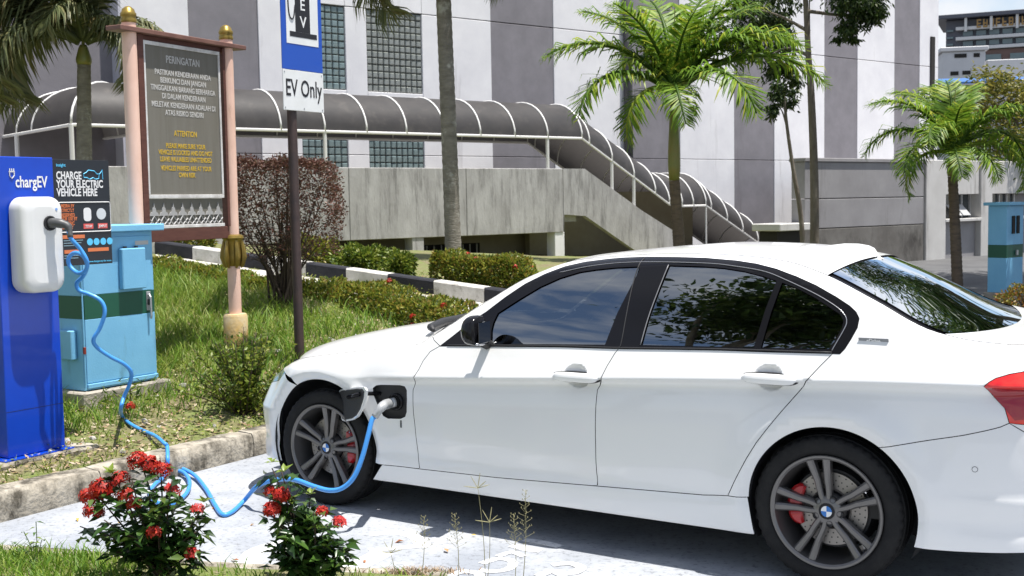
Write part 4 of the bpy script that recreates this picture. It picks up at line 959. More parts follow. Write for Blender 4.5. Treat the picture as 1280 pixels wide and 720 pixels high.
# ---- EV sign on its pole
ev_o = dep(378, 437, 9.5); EA = R_(59); evz = float(T(ev_o[0], ev_o[1]))-.05
ev = thing('parking_sign', 'blue and white EV Only sign on a dark round pole', 'sign', (ev_o[0], ev_o[1], 0), EA)
MB().tube([(0, 0.03, evz), (-.012, .03, 3.8)], .038, 16).build('pole', darkpole, ev, auto=40)
def EV(u, v): return onplane(u, v, ev_o[:2], EA)
el, er = EV(352, 135)[0], EV(402.5, 143)[0]; zb, zm = 2.405, 2.72; zt = zm+.92
pl = MB().box(el, er, -.022, -.012, zm+.002, zt, .003).build('blue_plate', signblue, ev)
wp = MB().box(el+.003, er+.003, -.022, -.012, zb, zm, .003).build('white_plate', signwhite, ev)
lettering('EV Only', .185, inkblack, wp, (el+er)/2+.002, -.0235, zb+.115, 'CENTER', .0022, .70)
ew = er-el; ix0, ix1 = el+ew*.115, er-ew*.10; iz0, iz1 = zm+.205, zt-.09
ico = MB().box(ix0, ix1, -.0245, -.0225, iz0, iz1).build('white_field', signwhite, pl)
yk = -.026; u_ = (ix1-ix0)
MB().box(ix0+u_*.10, ix0+u_*.95, yk, yk+.001, iz0+.055, iz0+.095).build('pump_foot', inkblack, ico)
pb = MB().box(ix0+u_*.28, ix0+u_*.74, yk, yk+.001, iz0+.096, iz0+.40)
pb.box(ix0+u_*.28, ix0+u_*.34, yk, yk+.001, iz0+.40, iz0+.56).box(ix0+u_*.68, ix0+u_*.74, yk, yk+.001, iz0+.40, iz0+.56).box(ix0+u_*.28, ix0+u_*.74, yk, yk+.001, iz0+.56, iz0+.60).box(ix0+u_*.36, ix0+u_*.66, yk, yk+.001, iz0+.455, iz0+.475); pb.build('pump_body', inkblack, ico)
hs = catmull([(ix0+u_*.28, iz0+.30), (ix0+u_*.22, iz0+.20), (ix0+u_*.12, iz0+.20), (ix0+u_*.07, iz0+.28), (ix0+u_*.07, iz0+.48), (ix0+u_*.16, iz0+.56)], 8)
MB().tube([(a, yk, b) for a, b in hs], .006, 5).build('pump_hose', inkblack, ico)
lettering('E', .125, signwhite, ico, ix0+u_*.51, yk-.0015, iz0+.27, 'CENTER', .001); lettering('V', .125, signwhite, ico, ix0+u_*.52, yk-.0015, iz0+.135, 'CENTER', .001)
for a, b_ in ((el+.02, zb+.02), (er-.02, zb+.02), (el+.02, zm-.02), (er-.02, zm-.02), ((el+er)/2, zb+.02)): MB().lathe([(0, -.0245), (.006, -.0245), (.006, -.02)], 8, 'y', (a, 0, b_)).build('rivet', steel, wp)
for z_ in (2.55, 3.2): MB().box(-.06, .06, -.011, .03, z_-.02, z_+.02, .003).build('bracket', steel, ev)

# ---- charging cable with a plug at each end
sock = np.array([chg.location.x, chg.location.y, chg.location.z]) + np.array([math.cos(KA)*sx+math.sin(KA)*.15, math.sin(KA)*sx-math.cos(KA)*.15, sz])
port = Ssurf(*pc); portw = car2w(port[0], port[1]-.012, port[2])
def outv(): return car2w(0, 1)-car2w(0, 0)
d_s = np.array([math.sin(KA), -math.cos(KA), 0.])                       # out of the wall box
right = np.array([math.cos(KA), math.sin(KA), 0])
pl1 = [sock+d_s*.0, sock+d_s*.05+right*.01, sock+d_s*.095+right*.045+[0, 0, -.02]]
e1 = dep(88, 297, sock[1]-.03)
Yg = lambda u, v, y: dep(u, v, y)
path = [pl1[2], e1, Yg(100, 311, 7.05), Yg(108.5, 326, 7.06), Yg(107, 338, 7.10), Yg(97, 341, 7.14), Yg(87, 332, 7.16), Yg(86, 322, 7.14), Yg(94, 316, 7.10), Yg(104, 320, 7.08), Yg(109, 332, 7.1), Yg(104, 345, 7.15), Yg(96, 354, 7.2), Yg(99, 363, 7.22), Yg(112, 368, 7.22), Yg(126, 376, 7.22), Yg(131, 390, 7.22),
        Yg(125, 410, 7.22), Yg(117, 424, 7.22), Yg(121, 434, 7.25), Yg(138, 446, 7.3), Yg(155, 455, 7.35), Yg(164, 466, 7.4), Yg(162, 480, 7.44), Yg(155, 496, 7.46), Yg(151, 512, 7.46)]
def Tg(u, v, h=.018):
    z = .2
    for _ in range(8): P = gz(u, v, z); z = float(T(P[0], P[1]))+h
    return gz(u, v, z)
def KP(u, v, a):
    q = car2w(a, 0); l, z = onplane(u, v, q[:2], KA); return np.array([q[0]+math.cos(KA)*l, q[1]+math.sin(KA)*l, max(z, KT+.017) if a > 4.1 else max(z, .02)])
path += [Tg(153, 521), Tg(163, 530), Tg(178, 538), gz(194, 545, .20), gz(205, 554, .20), KP(209, 563, 4.20), KP(209.5, 571, 4.085), KP(209, 583, 4.075), KP(204, 596, 4.06), gz(193, 606, .022), gz(187, 616, .018), gz(196, 628, .018), gz(214, 630, .018), gz(232, 618, .022), gz(237, 603, .03), gz(230, 591, .035), gz(215, 586, .04), gz(225, 585, .045), gz(243, 594, .03), gz(258, 612, .02), gz(268, 630, .018), gz(278, 643, .018), gz(290, 640, .018),
         gz(305, 626, .03), dep(320, 609, 6.42), dep(335, 602, 6.36), dep(352, 599, 6.25), dep(370, 600, 6.15), dep(392, 608, 6.04), dep(412, 613, 5.98), dep(428, 610, 5.95), dep(442, 597, 5.94), dep(452, 574, 5.95), dep(460, 545, 5.97), dep(465, 525, 5.99)]
ov = car2w(0, 1)-car2w(0, 0); fwd = car2w(1, 0)-car2w(0, 0)
pend = [portw, portw+ov*.045+fwd*.012+[0, 0, -.004], dep(478, 508, 6.02), dep(468.5, 521, 6.0)]
cbl = thing('charging_cable', 'blue coiled charging cable lying from wall box across the kerb to the car', 'cable', tuple(path[-1]))
o_ = np.array(path[-1])
sm = catmull([p-o_ for p in path]+[pend[3]-o_], 8); MB().tube(sm, .0125, 8).build('cable', cableblue, cbl, smooth=True)
MB().tube(catmull([p-o_ for p in pend], 5), [.026]*4+[.027]*4+[.024]*4+[.019]*4, 12).build('plug', mat('plug_silver', (.42, .43, .44), rough=.35, metal=.3), cbl, smooth=True)
MB().tube(catmull([p-o_ for p in pl1+[e1]], 5), [.030]*4+[.028]*4+[.024]*4+[.017]*4, 12).build('plug', greyplug, cbl, smooth=True)
# ================================================================ THE BUILDING BEHIND
wallwhite = mat('white_render', (.80, .79, .80), rough=.85, col2=(.70, .69, .71), vs=.8, bump=.15, bs=30, extra=((.30, .28, .27), .9, (1.6, 1.6, .18), .60, .85))
wallgrey = mat('grey_render', (.235, .222, .24), rough=.85, col2=(.19, .18, .195), vs=1.2, bump=.15, bs=30, extra=((.13, .12, .125), 1.1, (1.6, 1.6, .16), .58, .85))
walllav = mat('lavender_render', (.50, .50, .56), rough=.85, col2=(.44, .44, .50), vs=.7, bump=.1, bs=30)
terr = mat('streaked_concrete', (.45, .44, .435), rough=.9, col2=(.31, .30, .295), vs=1.5, stretch=(1.6, 1.6, .6), bump=.3, bs=16, extra=((.10, .095, .09), 2.4, (2.0, 2.0, .28), .50, .76), detail=10)
beige = mat('beige_wall', (.40, .36, .25), rough=.85, col2=(.33, .29, .2), vs=1.5)
under = mat('dim_wall', (.20, .17, .13), rough=.9)
canvas = mat('dark_canopy_sheet', (.038, .036, .037), rough=.5, spec=.35, col2=(.055, .051, .050), vs=2.5, extra=((.10, .09, .083), 2.2, (1, 1, 1), .55, .8))
whitemetal = mat('white_painted_metal', (.70, .69, .68), rough=.45)
gblock = mat('glass_block', (.13, .18, .19), rough=.12, spec=.8, col2=(.20, .26, .26), vs=1.4, bump=.5, bs=9, bdist=.02)
gblock2 = mat('stained_glass_block', (.17, .19, .16), rough=.25, spec=.7, col2=(.27, .28, .27), vs=1.6, bump=.5, bs=9, bdist=.02)
mortar = mat('block_mortar', (.26, .27, .26), rough=.9, col2=(.16, .165, .15), vs=2)
darkvoid = mat('dark_opening', (.02, .018, .016), rough=.9)
_t = canvas.node_tree; _o = _t.nodes['Material Output']; _tr = _t.nodes.new('ShaderNodeBsdfTranslucent'); _tr.inputs[0].default_value = (.30, .28, .27, 1); _mx = _t.nodes.new('ShaderNodeMixShader'); _mx.inputs[0].default_value = .14
_t.links.new(_t.nodes['Principled BSDF'].outputs[0], _mx.inputs[1]); _t.links.new(_tr.outputs[0], _mx.inputs[2]); _t.links.new(_mx.outputs[0], _o.inputs[0])
FA = R_(39.); fo_ = (0., 36.)
bl = thing('building', 'large building with white and grey striped walls, glass block windows and barrel canopy', 'building', (0, 36, 0), FA)
def FL(u, v, off=0.): return onplane(u, v, fo_, FA, off)
def col_l(u, v=100, off=0.): return FL(u, v, off)[0]
TOPZ = 13.
strips = [(-11.75, -10.05, 'w'), (-10.05, -8.17, 'g'), (-8.17, -6.99, 'w'), (-5.60, -4.93, 'w'), (-3.10, -.63, 'w'), (-.63, 1.81, 'g'), (1.81, 4.95, 'w'), (4.95, 7.43, 'g'), (7.43, 10.21, 'w'), (10.21, 12.42, 'g'), (12.42, 15.40, 'w'),
          (15.40, 17.50, 'g'), (17.50, 20.0, 'w'), (20.0, 21.8, 'g'), (21.8, 23.18, 'w')]
for a, b_, k in strips:
    y0 = 0 if k == 'w' else .03; m_ = wallwhite if k == 'w' else wallgrey
    for z0, z1 in ((-1., 3.0), (3.015, 6.95), (6.975, TOPZ)):
        MB().box(a+.004, b_-.004, y0, .5, z0, z1, .01).build('wall_panel', m_, bl)
wins = [(-6.99, -5.60, 4.74, 6.95, 7, 0), (-4.93, -3.10, 4.74, 6.95, 10, 1), (-6.99, -5.60, 2.2, 4.0, 7, 0), (-4.93, -3.10, 2.2, 4.0, 10, 2)]
for a, b_ in ((-6.99, -5.60), (-4.93, -3.10)):
    for z0, z1 in ((-1, 2.19), (4.01, 4.73), (6.975, TOPZ)): MB().box(a+.004, b_-.004, 0.002, .5, z0, z1, .01).build('wall_panel', wallwhite, bl)
for a, b_, z0, z1, nc, sty in wins:
    wn = MB().box(a, b_, .09, .2, z0, z1).build('window', mortar, bl)
    nr = 12 if z1 > 5 else 9; cw_, rh = (b_-a)/nc, (z1-z0)/nr
    bm = MB().box(-cw_/2+.012, cw_/2-.012, -.05, .02, -rh/2+.012, rh/2-.012, .022).mesh('glass_block', gblock if sty == 0 else gblock2 if sty == 1 else gblock)
    for i in range(nc):
        for j in range(nr): link('glass_block', bm, wn, (a+cw_*(i+.5), .08+random.uniform(-.008, .008), z0+rh*(j+.5)), (random.uniform(-.03, .03), 0, random.uniform(-.03, .03)))
MB().box(-17.0, 23.1, .5, 14, -1, TOPZ).build('wall_core', wallgrey, bl)
MB().box(-26., -11.76, 2.6, 6.0, -1, TOPZ, .01).build('recessed_wall', walllav, bl)
MB().box(-11.80, -11.751, .0, 2.6, -1, TOPZ).build('return_wall', walllav, bl)
MB().tube([(-12.1, 2.45, -1), (-12.1, 2.45, TOPZ)], .12, 10).build('drain_pipe', wallgrey, bl, smooth=True)
MB().tube([(4.86, -.14, -1), (4.86, -.14, TOPZ)], .14, 12).build('drain_pipe', mat('dark_pipe', (.06, .058, .062), rough=.6), bl, smooth=True)
MB().box(22.55, 22.85, -.06, -.001, 3.2, 8.2, .01).build('vent_slot', darkvoid, bl)
# terrace in front of the wall
TY = -4.0
tp = [(-26, .83), (-1.445, .83), (-1.40, 1.30)] + [FL(u, v, TY) for u, v in ((732, 270), (788, 309), (815, 326))] + [FL(u, v, TY) for u, v in ((868, 326), (843, 289), (803, 263.5), (731, 211))]
tp[-1] = (tp[-1][0], 2.52); tp += [(-26, 2.52)]
cuts_ = [-26, -17, -11.5, -8.05, -4.65, -1.42]
for i in range(len(cuts_)-1): MB().box(cuts_[i]+.006, cuts_[i+1]-.006, TY, TY+.18, .83, 2.52, .012).build('terrace_panel', terr, bl)
MB().prism([(-1.414, .83), (-1.40, 1.30)]+tp[3:-1]+[(-1.414, 2.52)], TY+.002, TY+.18).build('stair_parapet', terr, bl)
MB().box(-26, -.8, TY+.19, -.01, 1.1, 1.35).build('terrace_floor', terr, bl)
MB().box(-26, 4.2, -1.8, -1.6, -1, 1.09).build('undercroft_wall', beige, bl)
MB().box(-1.2, 5.5, -2.3, -2.1, -1, 1.9).build('stair_wall', beige, bl)
for l_ in (-14.5, -9.6, -6.3, -1.72): MB().box(l_, l_+.34, TY+.02, TY+.36, -1, .829, .01).build('column', wallwhite if l_ > -2 else terr, bl)
MB().box(-4.7, -2.6, -1.83, -1.801, -.2, .55).build('grille_window', darkvoid, bl)
for k in range(9): MB().box(-4.65+k*.24, -4.62+k*.24, -1.86, -1.835, -.18, .53).build('grille_bar', whitemetal, bl)
MB().box(-13, -7.2, -1.83, -1.801, -.6, .8).build('grille_window', darkvoid, bl)
for k in range(24): MB().box(-12.9+k*.24, -12.87+k*.24, -1.86, -1.835, -.55, .78).build('grille_bar', mat('grille_grey', (.25, .24, .2), rough=.6) if k == 0 else bpy.data.materials['grille_grey'], bl)
# barrel canopy: sections along a path (along the wall, height of its lower edge)
cy0, cy1 = TY+.05, TY+2.35; CYC, CRX, CRZ = (cy0+cy1)/2, (cy1-cy0)/2, .98
zl = 3.335
P = [FL(u, v, TY) for u, v in ((729, 174), (838.5, 255.5), (853, 262), (884, 262), (944, 302.5), (990, 333))]
l_c = col_l(90, 159, TY); cpath = [(l_, zl) for l_ in np.arange(l_c+2.4, -.9, 1.12)] + [(P[0][0], zl)]
seg2 = [(P[0][0]+(P[1][0]-P[0][0])*t, zl+(P[1][1]-zl)*t) for t in (.08, .33, .58, .83, 1.)]
seg3 = [(P[2][0]+.05, P[1][1]-.06), (P[3][0]-.55, P[1][1]-.06), (P[3][0], P[1][1]-.06)]
seg4 = [(P[3][0]+(P[5][0]-P[3][0])*t, P[1][1]-.06+(P[5][1]-P[1][1]+.06)*t) for t in (.06, .24, .42, .60, .78, 1.)]
cpath = cpath+seg2+seg3+seg4
can = link('canopy', None, bl)
def csec(l_, z, f=1., n=18): return [(l_, CYC-CRX*math.cos(a)*f, z+CRZ*math.sin(a)*f) for a in np.linspace(0, math.pi, n)]
sheets = MB().grid(np.array([[(l_c+(y-cy0), y, z) for (_, y, z) in csec(l_c, zl)]]+[csec(*q) for q in cpath])); bpy.data.objects.remove(can); can = sheets.build('canopy', canvas, bl, auto=30)
for q in cpath:
    MB().tube(csec(q[0], q[1], 1.010), .026, 6).build('rib', whitemetal, can, smooth=True)
for y in (cy0, cy1): MB().tube([(l_c+y-cy0, y, zl)]+[(l_, y, z) for l_, z in cpath], .035, 6).build('eaves_rail', whitemetal, can)
for l_, z in cpath[::3][:5]+[cpath[13] if len(cpath) > 13 else cpath[-1]]:
    for y in (cy0+.02,): MB().tube([(l_, y, 1.3), (l_, y, z)], .045, 8).build('post', whitemetal, can)
for l_, z in ((seg2[2]), (seg3[2])): MB().tube([(l_, cy0, z-1.3), (l_, cy0, z)], .028, 8).build('post', whitemetal, can)
# left end: the canopy turns back towards the wall round a domed corner
lc = col_l(90, 159, TY); cor = [[(lc+(y-cy0), y, z) for (_, y, z) in csec(lc, zl)]]
for k in (.15, 1.2, 2.4, 3.6): cor.append([(lc+(y-cy0), cy1+k, z) for (_, y, z) in csec(lc, zl)])
dome = MB().grid(np.array(cor)[::-1]).build('canopy_corner', canvas, bl, auto=30)
for r_ in cor: MB().tube(r_, .026, 6).build('rib', whitemetal, dome, smooth=True)
for j in (0, -1): MB().tube([r_[j] for r_ in cor], .035, 6).build('eaves_rail', whitemetal, dome)
for r_ in (cor[0], cor[2], cor[4]): MB().tube([(r_[0][0], r_[0][1], 1.3), r_[0]], .05, 8).build('post', whitemetal, dome)
# ---- lower annex at the right
ann = thing('annex', 'low grey annex with dark stained base and small windows with open sashes', 'building', (0, 36, 0), FA)
AO = -11.
l0 = FL(1006, 203, AO)[0]; l1, l2, l3, l4 = (col_l(u, 250, AO) for u in (1155, 1180, 1224, 1238))
def az_(v, u=1080): return FL(u, v, AO)[1]
annd = mat('stained_dark_wall', (.19, .18, .165), rough=.9, col2=(.12, .11, .10), vs=1.2, extra=((.05, .045, .04), 1.6, (1, 1, .5), .5, .7))
annm = mat('annex_grey', (.31, .30, .305), rough=.88, col2=(.25, .24, .245), vs=1.0, extra=((.12, .11, .105), 1.2, (1.5, 1.5, .2), .56, .8))
annl = mat('annex_light', (.60, .585, .565), rough=.88, col2=(.50, .485, .465), vs=1.0, extra=((.18, .165, .15), 1.2, (1.5, 1.5, .25), .55, .8))
zT, zs1, zs2 = az_(203), az_(247), az_(283); wz0, wz1 = az_(273, 1200), az_(243, 1200)
for (a, b_, z0, z1, m_, yy_) in ((l0, l1, -1, zs2-.015, annd, AO), (l0, l1, zs2, zs1-.015, annm, AO), (l0, l1, zs1, zT, annm, AO), (l1+.01, l2, -1, zT+.08, annl, AO-.06), (l3, l4, -1, zT+.08, annl, AO-.06), (l2+.01, l3-.01, -1, wz0, annm, AO+.1), (l2+.01, l3-.01, wz1, zT+.08, annl, AO), (l4+.01, 22, -1, wz0, annm, AO+.1), (l4+.01, 22, wz1, zT+.08, annl, AO)):
    MB().box(a, b_, yy_, AO+.38, z0, z1, .012).build('wall_panel', m_, ann)
MB().prism([(l0+.5, AO+.39), (21.9, AO+.39), (21.9+9, -.1), (l0+.5+14.6, -.1)], -1, zT-.02, 'xy').build('rear_wing', annm, ann)
MB().box(l0-.04, l1, AO-.04, AO+.42, zT+.004, zT+.09, .01).build('parapet_cap', annm, ann)
glassdull = mat('dusty_window', (.05, .06, .065), rough=.15, spec=.7); frm = mat('pale_window_frame', (.55, .55, .55), rough=.4, metal=.3)
for a, b_ in ((l2+.02, l3-.02), (l4+.12, l4+1.7)):
    y_ = AO+.3; wn = MB().box(a, b_, y_, y_+.1, wz0+.01, wz1-.01).build('window', glassdull, ann); MB().box(a-.04, b_+.04, AO-.08, y_, wz0-.08, wz0+.0, .01).build('sill', annl, wn)
    n_ = 4; w3 = (b_-a)/n_; zm_ = (wz0+wz1)/2
    for k in range(n_+1): x = a+w3*k; MB().box(x-.02, x+.02, y_-.06, y_-.005, wz0+.01, wz1-.01).build('frame_bar', frm, wn)
    for k in (1, 2):
        x = a+w3*k; fr = MB(); ya, yc = y_-.08, y_-.34; fr.add([(x+.03, ya, zm_+.05), (x+w3-.03, ya, zm_+.05), (x+w3-.03, yc, wz0+.08), (x+.03, yc, wz0+.08), (x+.03, ya+.02, zm_+.05), (x+w3-.03, ya+.02, zm_+.05), (x+w3-.03, yc+.02, wz0+.08), (x+.03, yc+.02, wz0+.08)], [(0, 1, 2, 3), (7, 6, 5, 4), (0, 4, 5, 1), (3, 2, 6, 7), (0, 3, 7, 4), (1, 5, 6, 2)]); fr.build('open_sash', frm, wn)
lp = FL(966, 281, AO)[0]; za, zb2 = az_(279, 990), az_(288, 990)
MB().box(lp, l0-.05, AO-.2, AO+.6, zb2, za, .015).build('porch_slab', annl, ann); MB().box(lp+.15, l0-.05, AO, AO+.5, -1, zb2-.005).build('porch_opening', darkvoid, ann)
# ---- second cabinet, far right
rc_o = dep(1234, 373, 18.2)
cab2 = thing('power_cabinet', 'tall light blue power cabinet with green band standing beside the annex windows', 'cabinet', (rc_o[0], rc_o[1], 0), R_(-50))
def RC(u, v): return onplane(u, v, rc_o[:2], R_(-14))
W2 = RC(1252, 300)[0]; zt2 = RC(1240, 257)[1]; ga, gb = RC(1240, 322)[1], RC(1240, 306)[1]
W2 = .30
cabinet(cab2, W2, .50, .16, zt2, ga, gb)
MB().box(-.04, W2+.04, -.05, .55, -.3, .159, .01).build('plinth', concrete, cab2)
MB().box(W2+.001, W2+.02, .14, .22, 1.05, 1.32, .005).build('louvre', darkvoid, cab2); MB().box(W2+.001, W2+.02, .28, .36, 1.05, 1.32, .005).build('louvre', darkvoid, cab2); MB().box(W2+.001, W2+.03, .26, .31, .72, .80, .005).build('handle', steel, cab2)

# ---- distant buildings
hglass = mat('hotel_glass', (.10, .14, .16), rough=.2, col2=(.16, .21, .22), vs=.1); hdark = mat('hotel_dark_cladding', (.09, .095, .12), rough=.5); hwhite = mat('hotel_white_band', (.62, .62, .62), rough=.6); hbrown = mat('hotel_brown', (.16, .10, .085), rough=.7)
hotel_o = dep(1182, 90, 150.); HA = R_(-24)
ht = thing('hotel', 'distant dark glass hotel with white floor bands and gold roof lettering', 'building', (hotel_o[0], hotel_o[1], 0), HA)
def HT(u, v): return onplane(u, v, hotel_o[:2], HA)
zb0 = HT(1184, 62)[1]; zr0 = HT(1184, 26)[1]
MB().box(0, 16, 0, 12, 0, zr0, .05).build('tower', hdark, ht)
MB().box(-1.2, 17, -1.5, 12, zr0+.05, zr0+.55, .05).build('roof_slab', hdark, ht)
flr = (zr0-zb0)/4.2
for k, (ua, va) in enumerate(((1195, 37), (1195, 49.5), (1195, 62))):
    zz_ = HT(ua, va)[1]; MB().box(1.2, 15.5, -.9, -.01, zz_-.22, zz_+.18, .03).build('floor_band', hwhite, ht)
    if k < 2:
        z2 = HT(1195, (49.5, 62)[k])[1]
        for j in range(9): MB().box(2.0+j*1.5, 3.15+j*1.5, -.35, -.01, z2+.28, zz_-.32, .03).build('window', hglass, ht)
for j in range(3): MB().box(.1, .9, -.3, -.01, zb0+.4+j*flr, zb0+flr*.8+j*flr, .03).build('window', hglass, ht)
for j in range(5): MB().box(2.2+j*2.9, 2.5+j*2.9, -1.2, -.9, zr0-1.6, zr0+.05).build('fin', hwhite, ht)
gl_ = mat('gold_letters', (.34, .20, .06), rough=.5)
for j in range(13):                                  # gold roof letters, too far away to read
    x_ = 3.6+j*.72; z_ = HT(1230, 25)[1]-1.0; lt = MB().box(x_, x_+.16, -1.05, -.95, z_, z_+1.0)
    if j % 3 != 1: lt.box(x_+.16, x_+.5, -1.05, -.95, z_+.82, z_+1.0)
    if j % 4 != 2: lt.box(x_+.16, x_+.46, -1.05, -.95, z_+.40, z_+.58)
    if j % 5 != 3: lt.box(x_+.16, x_+.5, -1.05, -.95, z_, z_+.18)
    if j % 4 in (2, 1): lt.box(x_+.38, x_+.52, -1.05, -.95, z_+.1, z_+.9)
    lt.build('roof_letter', gl_, ht)
MB().box(3.5, 16, -.5, -.01, zb0-5, zb0-.4).build('lower_floors', hbrown, ht)
for j in range(4): MB().box(4.4+j*3, 6.4+j*3, -.8, -.51, zb0-3, zb0-1.0).build('window', hglass, ht)
wb_o = dep(1178, 92, 95.); wbz = wb_o[2]
wh_ = thing('white_block', 'plain white low building with few small windows before the hotel', 'building', (wb_o[0], wb_o[1], 0), R_(-12))
def WB(u, v): return onplane(u, v, wb_o[:2], R_(-12))
xw_, zw_ = WB(1232, 63); bw = mat('white_block_wall', (.60, .60, .61), rough=.8, col2=(.52, .52, .53), vs=.3)
MB().box(0, xw_, 0, 8, 0, zw_, .05).build('wall', bw, wh_); MB().box(-.2, xw_+.2, -.2, 8, zw_+.01, zw_+.35, .05).build('roof_edge', bw, wh_)
for u, v, w_ in ((1193, 70, .9), (1217, 69, .45), (1188, 92, .6), (1203, 91, .6)): a, z_ = WB(u, v); MB().box(a, a+w_, -.05, -.001, z_-.15, z_+.15).build('window', darkvoid, wh_)
xa, za = WB(1268, 78); MB().box(xw_+.21, xa+2, .4, 9, 0, WB(1240, 74)[1], .05).build('side_wing', bw, wh_)
rf_o = dep(1178, 104, 70.); rf = thing('blue_roofed_shed', 'long low shed with bright blue metal roof behind the palm', 'shed', (rf_o[0], rf_o[1], 0), R_(-8))
za, zb_ = onplane(1180, 94, rf_o[:2], R_(-8))[1], onplane(1180, 104, rf_o[:2], R_(-8))[1]
MB().add([(-.5, -.6, zb_), (12, -.6, zb_), (12, 2.2, za), (-.5, 2.2, za), (-.5, -.6, zb_-.12), (12, -.6, zb_-.12), (12, 2.2, za-.12), (-.5, 2.2, za-.12)], [(0, 1, 2, 3), (7, 6, 5, 4), (0, 4, 5, 1), (1, 5, 6, 2), (2, 6, 7, 3), (3, 7, 4, 0)]).build('roof', mat('blue_metal_roof', (.05, .16, .42), rough=.4, metal=.2), rf)
MB().box(-.3, 11.8, 0, 2.0, 0, zb_-.13).build('wall', bw, rf)
# ================================================================ PLANTS
bark = mat('palm_bark', (.24, .22, .19), rough=.95, col2=(.15, .135, .115), vs=5, stretch=(1, 1, 3), bump=.8, bs=18, extra=((.40, .39, .36), 4, (1, 1, 1), .55, .68))
barkbrown = mat('brown_palm_bark', (.17, .125, .085), rough=.95, col2=(.10, .075, .055), vs=6, stretch=(1, 1, 5), bump=.8, bs=18)
shaft = mat('green_crownshaft', (.15, .19, .045), rough=.45, col2=(.22, .18, .05), vs=3)
treebark = mat('tree_bark', (.13, .105, .08), rough=.95, col2=(.20, .175, .14), vs=7, stretch=(1, 1, .4), bump=.7, bs=22)
twig = mat('twig', (.065, .045, .03), rough=.9)
lf_ixora = leafmat('ixora_leaf', [(.012, .035, .008), (.03, .075, .014), (.05, .11, .02), (.10, .15, .03)], .25, .3, .5)
lf_hedge = leafmat('hedge_leaf', [(.04, .07, .011), (.12, .17, .02), (.22, .25, .03), (.32, .30, .04), (.22, .13, .035)], .35)
lf_bright = leafmat('bright_shrub_leaf', [(.04, .085, .012), (.11, .17, .02), (.19, .24, .03), (.26, .28, .045)], .35)
lf_red = leafmat('red_shrub_leaf', [(.06, .028, .018), (.11, .045, .03), (.14, .055, .04), (.07, .055, .025), (.17, .08, .055)], .25)
lf_palm = leafmat('palm_leaflet', [(.06, .125, .012), (.13, .24, .024), (.22, .34, .032), (.42, .42, .05)], .4, .45, .3)
lf_palmold = leafmat('dusty_palm_leaflet', [(.07, .09, .035), (.12, .14, .055), (.18, .19, .08), (.22, .17, .07)], .25, .5)
lf_tree = leafmat('tree_leaf', [(.012, .03, .007), (.028, .06, .012), (.055, .095, .018), (.09, .12, .03)], .3)
lf_yell = leafmat('yellowish_tree_leaf', [(.06, .085, .014), (.15, .16, .025), (.24, .22, .04), (.30, .25, .05)], .35)
lf_grass = leafmat('grass_blade', [(.09, .15, .018), (.16, .24, .03), (.22, .32, .04), (.28, .34, .06), (.36, .36, .13)], .35, .5)
lf_grassg = leafmat('lush_grass_blade', [(.07, .15, .016), (.13, .25, .026), (.20, .33, .035), (.28, .34, .06)], .35, .5)
lf_dry = leafmat('dry_litter', [(.20, .12, .06), (.32, .21, .12), (.42, .33, .22), (.50, .42, .32), (.14, .075, .04)], .1, .7)
lf_cover = leafmat('ground_cover_leaf', [(.07, .11, .014), (.16, .21, .026), (.25, .28, .04), (.33, .29, .09)], .3)
petal = leafmat('red_petal', [(.26, .006, .004), (.42, .015, .008), (.55, .05, .02)], .2, .5)
petalpink = leafmat('pink_red_petal', [(.55, .03, .03), (.62, .08, .07)], .2, .5)
strawm = mat('dry_grass_stalk', (.26, .24, .12), rough=.8)

def blades(pos, h, lean=.35, wd=.005, m=lf_grass):
    n = len(pos); d = rdir(n, 0, .2)*lean; d[:, 2] = 0; a = rng.uniform(0, 2*np.pi, n); sd = np.stack([np.cos(a), np.sin(a), 0*a], 1)
    h = np.broadcast_to(h, n)[:, None]; wv = np.broadcast_to(wd, n)[:, None]; up = np.array([0, 0, 1.])
    b0, b1 = pos-sd*wv, pos+sd*wv; m0 = pos+up*h*.55+d*h*.4; c0, c1 = m0-sd*wv*.7, m0+sd*wv*.7; tip = pos+up*h*.92+d*h*1.2
    V = np.stack([b0, b1, c1, c0, tip], 1).reshape(-1, 3); o = (np.arange(n)*5)[:, None, None]
    return V, (np.array([[0, 1, 2], [0, 2, 3], [3, 2, 4]])[None]+o).reshape(-1, 3)
def on_bank(n, a0, a1, b0, b1):
    a = rng.uniform(a0, a1, n); b = rng.uniform(b0, b1, n); x = CARX+a*_c-b*_s; y = CARY+a*_s+b*_c; z = T(x, y)+rough_noise(x, y)
    return np.stack([x, y, z], 1), a, b
def kdist(P): return ((P-K0[None])@nk)                                  # >0: beyond the striped kerb
# ---- grass and litter on the bank
P, a, b = on_bank(90000, KB+KW, 10.5, -6.2, 3.6)
ok = (kdist(P) < -.6); P, a = P[ok], a[ok]
pn = .5+.5*np.sin(P[:, 0]*3.1+1.7*np.sin(P[:, 1]*2.3))*np.cos(P[:, 1]*2.7+P[:, 0])
keep = rng.uniform(0, 1, len(P)) < np.clip((a-4.3)/1.5, .32, 1)*(.45+.55*pn); Pg, ag = P[keep], a[keep]
hh = rng.uniform(.035, .10, len(Pg))*(.6+.7*sstep(4.6, 6.2, ag))*(.6+.8*pn[keep])
tall = rng.uniform(0, 1, len(Pg)) < .03*sstep(5.2, 6.5, ag); hh[tall] *= 2.4
g_ = link('bank_grass', npmesh('bank_grass', *blades(Pg, hh, .6, .0042), lf_grass)); tag(g_, 'short patchy green grass covering the bank', 'grass', kind='stuff')
P, a, b = on_bank(52000, 4.9, 10.5, -5.5, 2.5); ok = (kdist(P) < -.65); P, a = P[ok], a[ok]
pn = .5+.5*np.sin(P[:, 0]*1.9+2.2)*np.cos(P[:, 1]*1.6)
kk = rng.uniform(0, 1, len(P)) < pn; P = P[kk]
